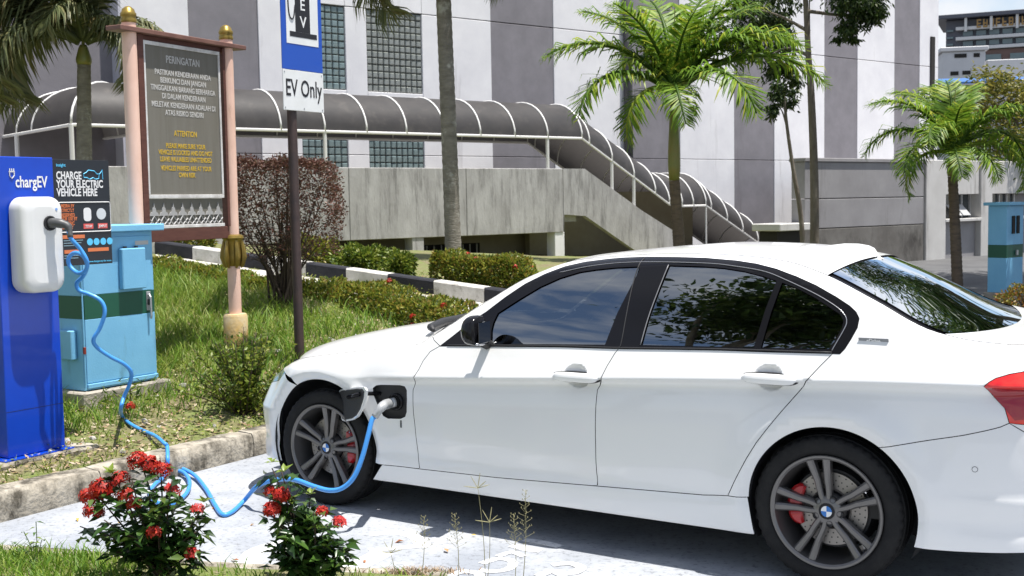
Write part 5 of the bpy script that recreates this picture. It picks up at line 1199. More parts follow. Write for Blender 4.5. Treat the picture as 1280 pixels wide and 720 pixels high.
g_ = link('lush_grass', npmesh('lush_grass', *blades(P, rng.uniform(.05, .19, len(P)), .55, .005), lf_grassg)); tag(g_, 'longer lush green grass behind the cabinet', 'grass', kind='stuff')
P, a, b = on_bank(9000, KB+KW+.01, 6.6, -5.4, 3.4); keep = rng.uniform(0, 1, len(P)) < np.clip(1.25-(a-4.3)/1.9, .06, 1); P = P[keep]
dr_ = rdir(len(P), -.25, .35)
l_ = link('leaf_litter', npmesh('leaf_litter', *leaf_arrays(P+[0, 0, .012], dr_, np.array([[0, 0, 1.]])+rng.normal(0, .35, (len(P), 3)), rng.uniform(.02, .06, len(P)), rng.uniform(.012, .028, len(P)), .15, -.1), lf_dry)); tag(l_, 'dry brown leaf litter along the kerb', 'leaf litter', kind='stuff')
P, a, b = on_bank(30000, KB+KW+.02, 7.4, -5.4, 3.4); pn = .5+.5*np.sin(P[:, 0]*4.3+P[:, 1]*1.7)*np.sin(P[:, 1]*3.9); keep = rng.uniform(0, 1, len(P)) < pn*.85; P = P[keep]
c_ = link('ground_cover', npmesh('ground_cover', *leaf_arrays(P+np.stack([0*P[:, 0], 0*P[:, 0], rng.uniform(.01, .055, len(P))], 1), rdir(len(P), -.1, .7), np.array([[0, 0, 1.]])+rng.normal(0, .3, (len(P), 3)), rng.uniform(.016, .038, len(P)), rng.uniform(.010, .02, len(P)), .12, .1), lf_cover)); tag(c_, 'low broad-leaved ground cover on the bank', 'ground cover', kind='stuff')
def pebble(seed):
    r = random.Random(seed); bm_ = bmesh.new(); bmesh.ops.create_icosphere(bm_, subdivisions=1, radius=1)
    for v in bm_.verts: v.co *= r.uniform(.75, 1.15)
    me = bpy.data.meshes.new('stone'); bm_.to_mesh(me); bm_.free(); return me
stm = mat('pale_stone', (.48, .46, .43), rough=.9, col2=(.30, .28, .26), vs=20)
pm_ = [pebble(i) for i in range(3)]
for me in pm_: me.materials.append(stm)
P, a, b = on_bank(46, KB+KW+.08, 5.4, -2.6, 1.6)
for i, q in enumerate(P):
    s_ = random.uniform(.012, .034); o = link('stone', pm_[i % 3], None, q+[0, 0, s_*.3], (random.random()*3, random.random()*3, 0)); o.scale = (s_*1.3, s_, s_*.7)
    tag(o, 'small pale stone lying in the litter on the bank', 'stone', 'pale stones on the bank')
# near strip grass
V = []
for i in range(len(ns)-1):
    n = 1500 if i < 3 else 260
    t = rng.uniform(0, 1, (n, 1)); q = ns[i]+(ns[i+1]-ns[i])*t; dd = rng.uniform(.10, 1.1, (n, 1)); V.append(q+dd*np.array([[.15, -1., 0]])+[0, 0, .03])
P = np.concatenate(V); g_ = link('verge_grass', npmesh('verge_grass', *blades(P, rng.uniform(.03, .09, len(P)), .6, .004), lf_grassg)); tag(g_, 'bright short grass on the near verge', 'grass', kind='stuff')

# ---- flowering shrubs (ixora) standing at the edge of the bay: single leaves are pieces
leafm = []
for k in range(4):
    V, F = leaf_arrays(np.zeros((1, 3)), np.array([[1., 0, 0]]), np.array([[0, 0, 1.]]), 1., [.44, .50, .40, .46][k], [.18, .1, .25, .14][k], [.1, .25, .3, .18][k])
    leafm.append(npmesh('leaf', V, F, None))
def recolor(meshes, cols, tag_):
    o = []
    for i, c in enumerate(cols):
        mm = leafmat('%s_%d' % (tag_, i), [c, tuple(min(1, x*1.25) for x in c)], .22, .3, .5)
        for me in meshes: m2 = me.copy(); m2.materials.clear(); m2.materials.append(mm); o.append(m2)
    return o
LV = recolor(leafm, [(.014, .038, .009), (.03, .07, .014), (.055, .115, .02)], 'ixora'); LVy = recolor(leafm, [(.16, .22, .03)], 'ixora_young')
def flower(cluster_r, n, m, c):
    """head of star-shaped flowers: four narrow petals each, on fine tubes"""
    d = rdir(n, -.35, 1.); p = d*cluster_r*rng.uniform(.65, 1.05, (n, 1)); parts = []
    for k in range(4):
        t1 = nrm(np.cross(d, rng.normal(0, 1, (n, 3)) if k == 0 else d+[.3, .5, .1])) if k == 0 else None
        if k == 0: base1 = t1; base2 = np.cross(d, t1)
        dr = base1*math.cos(k*math.pi/2)+base2*math.sin(k*math.pi/2)
        parts.append(leaf_arrays(p, dr+d*.15, d, .020, .0115, .05, .1))
    parts.append(leaf_arrays(np.zeros((n, 3)), p, np.cross(p, [[.3, .2, .9]]), np.linalg.norm(p, axis=1), .003, .0, .0))
    return merge(*parts)
def ixora(base, label, tips, heads, young, n_leaf, seed, spread=.12):
    """stems fan out from the base to the given tips; leaves sit along them"""
    global rng
    root = thing('flowering_shrub', label, 'shrub', base, 0, 'flowering shrubs at the bay edge'); r = random.Random(seed)
    st = MB(); leafpts = []
    for t in tips:
        t = np.array(t, float); mid = t*.5+np.array([r.uniform(-.02, .02), r.uniform(-.02, .02), .04]); pts = catmull([np.zeros(3), mid, t], 6)
        st.tube(pts, list(np.linspace(.006, .0025, len(pts))), 5)
        for q in np.linspace(.22, .97, 14): leafpts.append((pts[int(q*(len(pts)-1))], t))
    st.build('stems', twig, root, smooth=True)
    for i in range(n_leaf):
        p, t = leafpts[r.randrange(len(leafpts))]; p = p+np.array([r.gauss(0, .02), r.gauss(0, .02), r.gauss(0, .015)])
        az = r.uniform(0, 2*math.pi); el = r.uniform(-.5, .55); o = link('leaf', LV[r.randrange(len(LV))], root, p, (r.uniform(-.5, .5), -el, az)); s_ = r.uniform(.055, .105); o.scale = (s_, s_, s_)
    nf = 520; idx = [r.randrange(len(leafpts)) for _ in range(nf)]; Pf = np.array([leafpts[i][0] for i in idx])+rng.normal(0, 1, (nf, 3))*[.028, .028, .022]
    link('foliage', npmesh('foliage', *leaf_arrays(Pf, rdir(nf, -.5, .6), np.array([[0, 0, 1.]])+rng.normal(0, .5, (nf, 3)), rng.uniform(.05, .085, nf), rng.uniform(.022, .036, nf), .15, .2), lf_ixora), root)
    for p in young:
        for k in range(7):
            o = link('leaf', LVy[r.randrange(4)], root, p, (0, -r.uniform(.2, 1.1), k*.9+r.random())); s_ = r.uniform(.03, .055); o.scale = (s_, s_, s_)
    for (p, rad, n, mm) in heads: link('flower_head', npmesh('flower_head', *flower(rad, n, mm, p), mm), root, p)
    return root
def rel(base, *px): # pixel -> offset from the shrub's base, on the plane through the base that faces the camera
    return [dep(u, v, base[1]+dy)-np.array(base) for u, v, dy in px]
B1 = gz(203, 726, .035)
t1 = rel(B1, (118, 615, -.05), (140, 590, .03), (165, 600, -.1), (175, 575, .02), (200, 572, .05), (215, 600, -.08), (205, 620, -.12), (238, 640, .06), (255, 632, -.04), (262, 650, .02), (245, 665, -.08), (100, 658, .0), (130, 650, -.1), (150, 630, .08), (180, 640, .12), (225, 615, .1), (160, 668, -.14), (185, 610, 0), (120, 665, .06), (252, 690, -.1), (145, 690, -.05))
h1 = [(p, r_, n_, m_) for p, r_, n_, m_ in zip(rel(B1, (172, 577, .0), (188, 583, -.02), (203, 589, .02), (126, 612, -.02), (112, 622, 0), (150, 602, .02), (117, 640, -.03), (133, 621, .03), (158, 620, -.04), (168, 630, -.06), (216, 613, -.03), (193, 666, -.14), (240, 692, -.1), (247, 637, -.06)),
      (.045, .045, .045, .05, .045, .048, .045, .042, .036, .032, .036, .03, .03, .028), (42, 42, 42, 52, 42, 44, 42, 34, 26, 22, 20, 22, 20, 14), [petal]*10+[petalpink]+[petal]+[petalpink]*2)]
ixora(B1, 'dark leafy shrub with many clusters of red flowers on the near verge', t1, h1, rel(B1, (255, 628, 0), (138, 592, 0)), 290, 4)
B2 = gz(392, 730, .03)
t2 = rel(B2, (340, 585, .02), (352, 590, -.05), (345, 615, .04), (335, 640, -.06), (360, 630, .06), (388, 622, .02), (392, 640, -.08), (375, 650, .08), (410, 655, .03), (425, 680, -.04), (438, 688, .02), (350, 660, -.1), (358, 690, .06), (400, 670, .1), (420, 700, -.06), (335, 680, .0), (375, 690, -.1), (345, 700, -.05))
h2 = [(p, r_, n_, m_) for p, r_, n_, m_ in zip(rel(B2, (352, 620, -.05), (340, 638, -.05), (402, 640, -.02), (424, 654, 0), (337, 614, 0)), (.036, .036, .024, .03, .022), (60, 56, 24, 28, 18), [petal, petal, petal, petalpink, petal])]
ixora(B2, 'slender leafy shrub with a few orange-red flowers close to the front wheel', t2, h2, rel(B2, (340, 578, 0), (363, 628, -.05), (388, 618, 0), (355, 590, 0)), 290, 9)
# small weed at the left edge
B3 = gz(42, 705, .03); wd = thing('weed', 'thin green weed with paired leaves on the near verge', 'weed', B3)
sm_ = MB(); tp_ = rel(B3, (30, 665, 0), (45, 652, .03), (52, 675, -.03), (20, 680, .02))
for t in tp_: sm_.tube([np.zeros(3), np.array(t)*.5+[.01, 0, .01], t], .0022, 4)
sm_.build('stems', mat('green_stem', (.06, .10, .03), rough=.6), wd)
for t in tp_:
    for k in range(5):
        o = link('leaf', LVy[k % 4] if k % 2 else LV[8+k % 4], wd, np.array(t)*(.5+.125*k), (0, random.uniform(-.3, .4), random.uniform(0, 6.3))); s_ = random.uniform(.03, .05); o.scale = (s_, s_, s_)
# tall dry grass stalks before the car
def stalk(u, v0, vtop, y, label, kind):
    b0 = dep(u[0], v0, y); b0[2] = .01; top = dep(u[1], vtop, y); t = thing('grass_stalk', label, 'grass stalk', b0, 0, 'dry grass stalks before the car'); tp = top-b0
    pts = catmull([np.zeros(3), tp*.5+[.008, 0, 0], tp], 6); MB().tube(pts, list(np.linspace(.0022, .0009, len(pts))), 5).build('stem', strawm, t, smooth=True)
    s_ = MB()
    if kind == 'finger':
        for d in ((-.03, .015, .05), (.035, .0, .03), (-.06, -.01, .012), (.01, .02, .06), (.05, .01, .012)): s_.tube([tp*.97, tp*.97+np.array(d)*.6, tp*.97+np.array(d)], [.0014, .002, .0008], 4)
    else:
        for k in range(26):
            f = .55+.45*k/26; q = tp*f; an = k*2.4; ln = .035*(1.15-f)*2; e = q+np.array([math.cos(an)*ln, math.sin(an)*ln, ln*.5]); s_.tube([q, e], [.0009, .0006], 3); s_.tube([e, e+np.array([0, 0, .006])], [.0022, .001], 4)
    s_.build('seed_head', strawm, t)
stalk((607, 597), 735, 606, 4.95, 'dry grass stalk with fingered seed head before the front door', 'finger')
stalk((652, 657), 735, 612, 4.9, 'tall dry grass stalk with feathery seed head before the doors', 'feather')
stalk((643, 642), 735, 642, 4.95, 'short dry grass stalk leaning beside the feathery one', 'feather')
stalk((573, 568), 735, 642, 5.0, 'thin dry grass stalk near the fingered one', 'feather')
stalk((525, 530), 735, 645, 5.0, 'thin leaning dry grass stalk by the white painted emblem', 'feather')
stalk((494, 488), 735, 690, 5.05, 'short bent dry grass stalk by the shrub', 'finger')
stalk((607, 612), 735, 650, 4.95, 'thin upright dry grass stalk', 'finger')
c0 = gz(520, 716, .006); n = 500; P = c0+np.stack([rng.normal(0, .10, n), rng.normal(0, .025, n), 0*np.arange(n)], 1)
g_ = link('dry_tuft', npmesh('dry_tuft', *blades(P, rng.uniform(.008, .03, n), 1.2, .003), lf_dry)); tag(g_, 'low patch of dry brown weeds in the bay', 'weeds', kind='stuff')

# ---- hedges and shrubs on the bank
def hedge(name, label, cat, pts, w, h, n, m, ls, group=None, flowers=0, stems=True, sink=.03):
    """clipped hedge along ground points: leaves through a rounded-box volume, denser at the skin, bare stems inside"""
    pts = np.array(pts, float); root = thing(name, label, cat, tuple(pts[len(pts)//2]), 0, group); o = pts[len(pts)//2]
    seg = np.linalg.norm(np.diff(pts, axis=0), axis=1); cum = np.concatenate([[0], np.cumsum(seg)])
    s = rng.uniform(0, cum[-1], n); q = np.stack([np.interp(s, cum, pts[:, k]) for k in range(3)], 1); tg = nrm(np.stack([np.gradient(np.interp(np.linspace(0, cum[-1], 200), cum, pts[:, k])) for k in range(3)], 1)); tgi = tg[np.clip((s/cum[-1]*199).astype(int), 0, 199)]
    sd = nrm(np.cross(tgi, [[0, 0, 1.]])); lump = 1+.10*np.sin(s*7.3+1)+.06*np.sin(s*17.1)
    a = rng.uniform(-1, 1, n); bz = rng.uniform(0, 1, n); skin = rng.uniform(0, 1, n); k = skin < .72
    side = rng.integers(0, 3, n); a = np.where(k & (side == 0), np.sign(a)*rng.uniform(.85, 1.03, n), a); bz = np.where(k & (side > 0), rng.uniform(.84, 1.03, n), bz)
    rr = 1-.22*np.clip(bz-.75, 0, 1)*4*np.abs(a)**3; endf = np.minimum(1, np.minimum(s, cum[-1]-s)/(w*.5)+.55)
    P = q+sd*(a*w/2*lump*rr*endf)[:, None]+np.stack([0*s, 0*s, bz*h*lump*endf+.02], 1)-o
    nrmv = sd*a[:, None]+np.array([[0, 0, 1.]])*bz[:, None]; D = nrm(nrmv+rng.normal(0, .7, (n, 3)))
    link('foliage', npmesh('foliage', *leaf_arrays(P, D, rng.normal(0, 1, (n, 3)), rng.uniform(.7, 1.25, n)*ls, rng.uniform(.45, .6, n)*ls, .12, .12), m), root)
    st = MB()
    for t in np.linspace(.06, cum[-1]-.06, max(2, int(cum[-1]/.16))):
        p = np.array([np.interp(t, cum, pts[:, k]) for k in range(3)])-o
        for j in range(2):
            e = p+np.array([random.uniform(-.12, .12), random.uniform(-.1, .1), h*random.uniform(.6, .9)]); st.tube([p-[0, 0, sink], (p+e)/2+[random.uniform(-.03, .03), 0, 0], e], [.008, .006, .003], 5)
    st.build('stems', twig, root)
    if flowers:
        for k in range(flowers):
            i = random.randrange(n); p = P[i]; p = p+np.array([0, 0, .02])
            link('flower_head', npmesh('flower_head', *flower(.028, 14, petal, p), petal), root, p)
    return root
def bank_pts(px, h=0.):
    o = []
    for u, v, y in px: q = dep(u, v, y); o.append((q[0], q[1], float(T(q[0], q[1]))+h))
    return o
def kp(t, off): q = K0+kdir*t-nk*off; return (q[0], q[1], float(T(q[0], q[1])))
hedge('hedge', 'low flowering hedge before the striped kerb, beginning at the dark sign pole', 'hedge', [dep(392, 389, 12.0), dep(472, 397, 11.4), dep(560, 424, 10.8), dep(650, 446, 10.2)], .6, .27, 15000, lf_hedge, .042, 'clipped hedges along the striped kerb', 9)
hedge('hedge', 'ragged low hedge behind the peach post, before the striped kerb', 'hedge', [dep(192, 349, 12.9), dep(250, 360, 12.6), dep(310, 372, 12.3), dep(370, 384, 12.0)], .5, .2, 8000, lf_hedge, .042, 'clipped hedges along the striped kerb', 5)
def beyond(px, y): return [(*dep(u, v, y)[:2], dep(u, v, y)[2]) for u, v in px]
hedge('hedge', 'clipped box-shaped hedge behind the striped kerb beside the tall palm trunk', 'hedge', [dep(550, 357, 12.7), dep(600, 361, 12.4), dep(664, 368, 12.1)], .5, .30, 11000, lf_hedge, .045, 'clipped hedges behind the striped kerb', 6)
def bush(name, label, base, rx, ry, rz, n, m, ls, group=None, nstem=8, cat='shrub', top=None):
    root = thing(name, label, cat, tuple(base), 0, group); d = rdir(n, -.75, 1); r = rng.uniform(.35, 1., n)**.45; lump = 1+.16*np.sin(d[:, 0]*6+d[:, 2]*4)+.12*np.sin(d[:, 1]*9+2)
    P = d*(r*lump)[:, None]*[rx, ry, rz]+[0, 0, rz*.95]
    link('foliage', npmesh('foliage', *leaf_arrays(P, nrm(d+rng.normal(0, .7, (n, 3))), rng.normal(0, 1, (n, 3)), rng.uniform(.7, 1.3, n)*ls, rng.uniform(.4, .6, n)*ls, .12, .15), m), root)
    st = MB()
    for k in range(nstem): e = np.array([random.uniform(-.7, .7)*rx, random.uniform(-.7, .7)*ry, rz*random.uniform(1., 1.7)]); st.tube([(0, 0, -.05), e*.5+[0, 0, .04], e], [.012, .008, .004], 5)
    st.build('stems', twig, root); return root
bush('shrub', 'rounded yellow-green shrub behind the striped kerb below the terrace', dep(452, 343, 13.3)-[0, 0, .02], .30, .26, .17, 5000, lf_bright, .05, 'round shrubs behind the striped kerb')
bush('shrub', 'small round yellow-green shrub behind the striped kerb beside the larger one', dep(501, 346, 13.0)-[0, 0, .02], .15, .15, .145, 2400, lf_bright, .05, 'round shrubs behind the striped kerb')
bush('shrub', 'reddish low shrub behind the striped kerb beside the peach post', dep(390, 334, 13.5)-[0, 0, .05], .3, .25, .2, 3000, lf_hedge, .05, 'round shrubs behind the striped kerb')
bush('shrub', 'yellow-green shrub behind the striped kerb below the warning board', dep(228, 309, 14.5)-[0, 0, .05], .42, .3, .18, 3600, lf_hedge, .05, 'round shrubs behind the striped kerb')
# leafy upright shrub by the bonnet
b_ = dep(306, 522, 8.5); b_[2] = float(T(b_[0], b_[1]))
root = thing('shrub', 'upright bright green shrub at the foot of the peach post near the bonnet', 'shrub', tuple(b_)); P = []; D = []; st = MB()
for k in range(84):
    tx = random.gauss(0, .135); ty = random.gauss(0, .12); hz_ = random.uniform(.22, .62)*(1-abs(tx)*1.2); e = np.array([tx*1.6, ty*1.6, max(.15, hz_)]); pts = catmull([np.array([tx*.2, ty*.2, -.03]), e*.5, e], 5); st.tube(pts, list(np.linspace(.005, .002, len(pts))), 4)
    for f in np.linspace(.2, 1, 34): p = pts[int(f*(len(pts)-1))]; P.append(p+np.array([random.gauss(0, .008), random.gauss(0, .008), random.gauss(0, .008)])); D.append((random.gauss(0, 1), random.gauss(0, 1), random.uniform(.1, 1.3)))
link('foliage', npmesh('foliage', *leaf_arrays(P, D, rng.normal(0, 1, (len(P), 3)), rng.uniform(.032, .055, len(P)), rng.uniform(.016, .026, len(P)), .15, .1), lf_bright), root); st.build('stems', twig, root, smooth=True)
# small flowering plant beside the cabinet plinth
b_ = Tg(160, 522, 0); root = thing('small_plant', 'small sprawling plant with one orange flower beside the cabinet plinth', 'plant', tuple(b_)); n = 130
P = rng.normal(0, 1, (n, 3))*[.10, .07, .06]+[0, 0, .12]; link('foliage', npmesh('foliage', *leaf_arrays(P, rdir(n, -.2, .9), rng.normal(0, 1, (n, 3)), rng.uniform(.04, .08, n), rng.uniform(.01, .02, n), .1, .2), lf_bright), root)
MB().tube([(0, 0, -.02), (.02, 0, .1), (.03, -.02, .2)], .004, 4).build('stems', twig, root); link('flower_head', npmesh('flower_head', *flower(.03, 20, petal, None), petal), root, dep(163, 508, b_[1]-.1)-b_)
# clipped reddish shrub: bare branching stems below, dense twiggy block above
b_ = dep(355, 394, 11.3); b_[2] = float(T(b_[0], b_[1])); root = thing('topiary_shrub', 'clipped block of reddish brown twiggy shrub on bare dark stems behind the sign pole', 'shrub', tuple(b_))
def at(u, v, dy=0.): return dep(u, v, b_[1]+dy)-b_
st = MB(); ends = []
wB = abs(at(293, 250)[0]-at(420, 250)[0]); x0_, x1_ = at(294, 260)[0], at(419, 260)[0]; z0_, z1_ = at(350, 322)[2], at(350, 202)[2]
for k in range(34):
    bs_ = np.array([random.gauss(0, .07), random.gauss(0, .07), -.04]); e = np.array([random.uniform(x0_, x1_), random.uniform(-.36, .36), random.uniform(z0_, z1_*.97)])
    mid = bs_*.4+e*.45+np.array([0, 0, .08]); pts = catmull([bs_, mid, e], 6); st.tube(pts, list(np.linspace(.013, .003, len(pts))), 5)
    for j in range(14):
        p = pts[random.randrange(6, len(pts))]; q = np.array([np.clip(p[0]+random.gauss(0, .16), x0_, x1_), np.clip(p[1]+random.gauss(0, .14), -.42, .42), np.clip(p[2]+random.uniform(-.02, .26), z0_-.1, z1_)]); st.tube([p, (p+q)/2+[random.gauss(0, .02), random.gauss(0, .02), .02], q], [.0035, .0025, .0012], 3)
st.build('stems', twig, root, smooth=True)
n = 13500; P = np.stack([rng.uniform(x0_, x1_, n), rng.uniform(-.42, .42, n), z0_+(z1_-z0_)*rng.uniform(-.12, 1.0, n)**.75], 1)
kk = rng.integers(0, 4, n); P[kk == 0, 2] = z1_+rng.normal(-.02, .025, (kk == 0).sum()); P[kk == 1, 1] = -.42+rng.normal(0, .03, (kk == 1).sum()); sgx = rng.uniform(0, 1, n) < .5; P[(kk == 2) & sgx, 0] = x0_+rng.normal(0, .02, ((kk == 2) & sgx).sum()); P[(kk == 2) & ~sgx, 0] = x1_+rng.normal(0, .02, ((kk == 2) & ~sgx).sum())
xm_ = (x0_+x1_)/2; P[:, 0] = xm_+(P[:, 0]-xm_)*(1-.16*np.clip((P[:, 2]-z1_+.18)/.18, 0, 1)**2)*(1+.05*np.sin(P[:, 2]*9)); P[:, 2] += .02*np.sin(P[:, 0]*14)
keep = rng.uniform(0, 1, n) < np.clip(.45+1.1*(P[:, 2]-z0_)/(z1_-z0_), .14, 1); P = P[keep]; n = len(P)
link('foliage', npmesh('foliage', *leaf_arrays(P, rdir(n, -.3, 1), rng.normal(0, 1, (n, 3)), rng.uniform(.022, .042, n), rng.uniform(.012, .02, n), .1, .1), lf_red), root)
sp = MB(); t = at(351, 196); 
for dx in (-.06, 0, .03): sp.tube([(t[0]+dx, 0, z1_-.05), (t[0]+dx*1.2, 0, t[2]+random.uniform(-.03, .05))], [.004, .002], 4)
sp.build('stray_shoot', lf_red, root)

# ---- palms
def frond_mesh(L, droop, nl, wl, m, seed, twist=0., sag=.34):
    """rachis arching out along +x and bending down; paired drooping leaflets"""
    r = np.random.default_rng(seed); t = np.linspace(0, 1, 26); ang_ = .95-droop*t**1.35; dx = np.cos(ang_); dz = np.sin(ang_); x = np.cumsum(dx)/26*L; z = np.cumsum(dz)/26*L; sw = twist*t*t*L
    R_pts = np.stack([x, sw, z], 1)
    f = np.linspace(.13, .995, nl); base = np.stack([np.interp(f, t, R_pts[:, k]) for k in range(3)], 1); tg = nrm(np.stack([np.interp(f, t, np.gradient(R_pts[:, k])) for k in range(3)], 1))
    parts = []
    up = nrm(np.cross(np.cross(tg, [[0, 0, 1.]]), tg))
    for s in (-1, 1):
        ln = wl*(np.sin(np.pi*np.clip(f*.88+.08, 0, 1))**.6)*r.uniform(.8, 1.12, nl); sd = nrm(np.cross(tg, up))*s
        D = sd*.92+tg*(.45+.3*f[:, None])+up*r.uniform(-.1, .45, (nl, 1))+r.normal(0, .10, (nl, 3)); D = nrm(D)
        wv = .036+.0*f; w_ = np.clip(ln*.036, .005, .0096)[:, None]; wd_ = nrm(np.cross(D, up))
        P0 = base; P1 = base+D*ln[:, None]*.4+[0, 0, -.02]; P2 = base+D*ln[:, None]*.75-np.array([[0, 0, 1.]])*ln[:, None]*sag*.4; P3 = base+D*ln[:, None]*.92-np.array([[0, 0, 1.]])*ln[:, None]*sag
        V = np.stack([P0-wd_*w_*.4, P0+wd_*w_*.4, P1+wd_*w_, P1-wd_*w_, P2+wd_*w_*.8, P2-wd_*w_*.8, P3], 1).reshape(-1, 3); o = (np.arange(nl)*7)[:, None, None]
        parts.append((V, (np.array([[0, 1, 2], [0, 2, 3], [3, 2, 4], [3, 4, 5], [5, 4, 6]])[None]+o).reshape(-1, 3)))
    rb = MB().tube(R_pts, list(np.linspace(.03, .006, 26)), 5); FR = []
    for q in rb.f: FR += [(q[0], q[i], q[i+1]) for i in range(1, len(q)-1)]
    parts.append((np.array(rb.v), np.array(FR)))
    return npmesh('frond', *merge(*parts), m)
def palm(label, base, crown, r0, r1, fronds, L, wl, m, trunkm, shaft_len=0., rings=True, meshes=None, spear=True, group='palms before the building'):
    base = np.array(base, float); crown = np.array(crown, float)-base; root = thing('palm_tree', label, 'palm', tuple(base), 0, group)
    tr = MB(); sh_z = crown[2]-shaft_len; n = 60; pts = []; rad = []
    for i in range(n+1):
        f = i/n; z = -.15+(sh_z+.15)*f; pts.append((crown[0]*f**1.2, crown[1]*f, z)); rad.append((r0+(r1-r0)*f)*(1+.10*math.exp(-f*14))+(.006 if (i % 2 == 0 and rings) else 0))
    tr.tube(pts, rad, 14); tro = tr.build('trunk', trunkm, root, auto=60)
    if shaft_len:
        q = [np.array(pts[-1])+(crown-np.array(pts[-1]))*f for f in np.linspace(0, 1, 7)]; MB().tube(q, [r1*1.02, r1*1.22, r1*1.2, r1*1.05, r1*.9, r1*.75, r1*.5], 14).build('crownshaft', shaft, root, smooth=True)
    ms = meshes or [frond_mesh(1., 1.6, 46, .34, m, 1), frond_mesh(1., 2.1, 46, .33, m, 2, .1), frond_mesh(1., 2.5, 44, .32, m, 3, -.1)]
    for (az, el, sc, k) in fronds:
        o = link('frond', ms[k], root, tuple(crown), (0, -R_(el), R_(az))); o.scale = (sc*L, sc*L, sc*L)
    if spear: MB().tube([crown, crown+[.03, 0, L*.55]], [.03, .006], 6).build('spear_leaf', shaft, root)
    return root
FR_G = [frond_mesh(1., 1.45, 74, .30, lf_palm, 1, .05), frond_mesh(1., 1.95, 74, .30, lf_palm, 2, .12, .42), frond_mesh(1., 2.5, 70, .28, lf_palm, 3, -.12, .5), frond_mesh(1., .95, 74, .30, lf_palm, 7, .06, .36)]
FR_O = [frond_mesh(1., 1.8, 84, .30, lf_palmold, 4, .05, .5), frond_mesh(1., 2.3, 84, .32, lf_palmold, 5, .12, .6), frond_mesh(1., 2.9, 80, .32, lf_palmold, 6, -.12, .7)]
def gpos(u, v, y): q = dep(u, v, y); q[2] = max(0., float(T(q[0], q[1]))) if y < 30 else 0.; return q
# (azimuth 0 = right in the picture, 90 = away, 180 = left, 270 = towards the camera)
b0 = gpos(851, 330, 20); cpt = dep(842, 116, 20)
palm('green palm with smooth green crownshaft before the stair canopy', b0, cpt, .105, .085, [(178, -2, .95, 0), (196, -20, .85, 1), (-4, -16, 1.08, 0), (8, 0, 1.05, 0), (20, 10, .95, 3), (160, 12, .85, 3), (95, 24, .85, 3), (262, -34, .62, 1), (300, -22, .85, 1), (222, -38, .66, 2), (330, 2, .9, 0), (50, 22, .9, 3), (345, 20, .85, 3), (120, 10, .7, 1), (205, 18, .75, 3), (280, 24, .6, 3)], 2.55, .36, lf_palm, barkbrown, 1.45, meshes=FR_G)
b0 = gpos(1198, 352, 18.5); cpt = dep(1191, 192, 18.5)
palm('green palm standing beside the far light blue cabinet', b0, cpt, .085, .07, [(180, 12, .95, 0), (165, -6, .9, 1), (205, -22, .8, 1), (0, 2, 1.0, 0), (15, -12, 1.0, 1), (345, -25, .9, 2), (90, 32, .9, 0), (130, 26, .9, 0), (50, 28, .95, 0), (250, -32, .62, 1), (290, -35, .65, 1), (225, 0, .8, 1), (320, 8, .85, 0), (260, 30, .6, 0), (75, 48, .8, 0), (190, -40, .7, 2)], 1.75, .36, lf_palm, barkbrown, .35, meshes=FR_G)
b0 = gpos(567, 322, 19); cpt = dep(553, -62, 19)
palm('tall palm with mottled grey trunk before the glass block windows', b0, cpt, .125, .115, [(180, -36, .95, 2), (195, -20, 1.0, 2), (0, -32, .7, 2), (345, -25, .75, 2), (60, 0, 1., 1), (120, 0, 1., 1), (250, -12, .8, 2), (300, -10, .8, 2), (150, 20, 1., 1), (30, 20, 1., 1), (210, 5, 1, 1)], 2.0, .36, lf_palmold, bark, .7, meshes=FR_O)
b0 = gpos(106, 300, 21); b0[2] = 1.1; cpt = dep(104, 56, 21)
palm('dusty drooping palm behind the charging pillar and warning board', b0, cpt, .15, .11, [(185, -8, 1.1, 1), (172, -14, 1.1, 2), (205, -22, 1.05, 2), (190, -2, 1.15, 1), (222, -16, .95, 2), (5, -30, .72, 2), (350, -24, .75, 2), (20, -4, .9, 2), (340, -4, .8, 2), (178, -26, .95, 2), (168, 6, 1.1, 1), (90, 40, 1.0, 1), (60, 44, 1.1, 0), (130, 36, 1.0, 1), (270, 20, .7, 2), (300, 35, .9, 1), (240, 40, .9, 1), (10, 50, 1.2, 0), (160, 48, 1.1, 0), (195, 20, 1.1, 1), (178, 40, 1.1, 1)], 2.45, .36, lf_palmold, bark, .35, meshes=FR_O)

# ---- trees
def tree(label, base, trunk, limbs, blobs, n, m, ls, r0, barkm, name='tree', group=None, lw=.4, hang=.0, cat='tree'):
    """trunk points and limb polylines relative to the base; blobs = (centre, radii, share)"""
    root = thing(name, label, cat, tuple(base), 0, group); tr = MB(); tk = catmull(trunk, 8); tr.tube(tk, list(np.linspace(r0, r0*.45, len(tk))), 10); tro = tr.build('trunk', barkm, root, smooth=True)
    for l_ in limbs: q = catmull(l_, 6); MB().tube(q, list(np.linspace(r0*.4, r0*.08, len(q))), 6).build('limb', barkm, tro, smooth=True)
    P = []; tot = sum(b[2] for b in blobs)
    for c, rad, sh in blobs:
        k = int(n*sh/tot); nc = max(5, k//60); cc = rdir(nc)*(rng.uniform(.2, 1, (nc, 1))**.5)*np.array(rad)+np.array(c)     # leaf clumps, with gaps between
        i = rng.integers(0, nc, k); P.append(cc[i]+rng.normal(0, 1, (k, 3))*np.array(rad)*.17)
    P = np.concatenate(P); k = len(P); D = rdir(k, -.6, .5); D[:, 2] -= hang
    link('crown', npmesh('crown', *leaf_arrays(P, D, rng.normal(0, 1, (k, 3))+[0, 0, .8], rng.uniform(.7, 1.3, k)*ls, rng.uniform(.8, 1.2, k)*ls*lw, .1, .2), m), root)
    return root
YT = 24.
b0 = dep(1018, 318, YT); b0[2] = 0.
def tp2(u, v, dy=0.): return dep(u, v, YT+dy)-b0
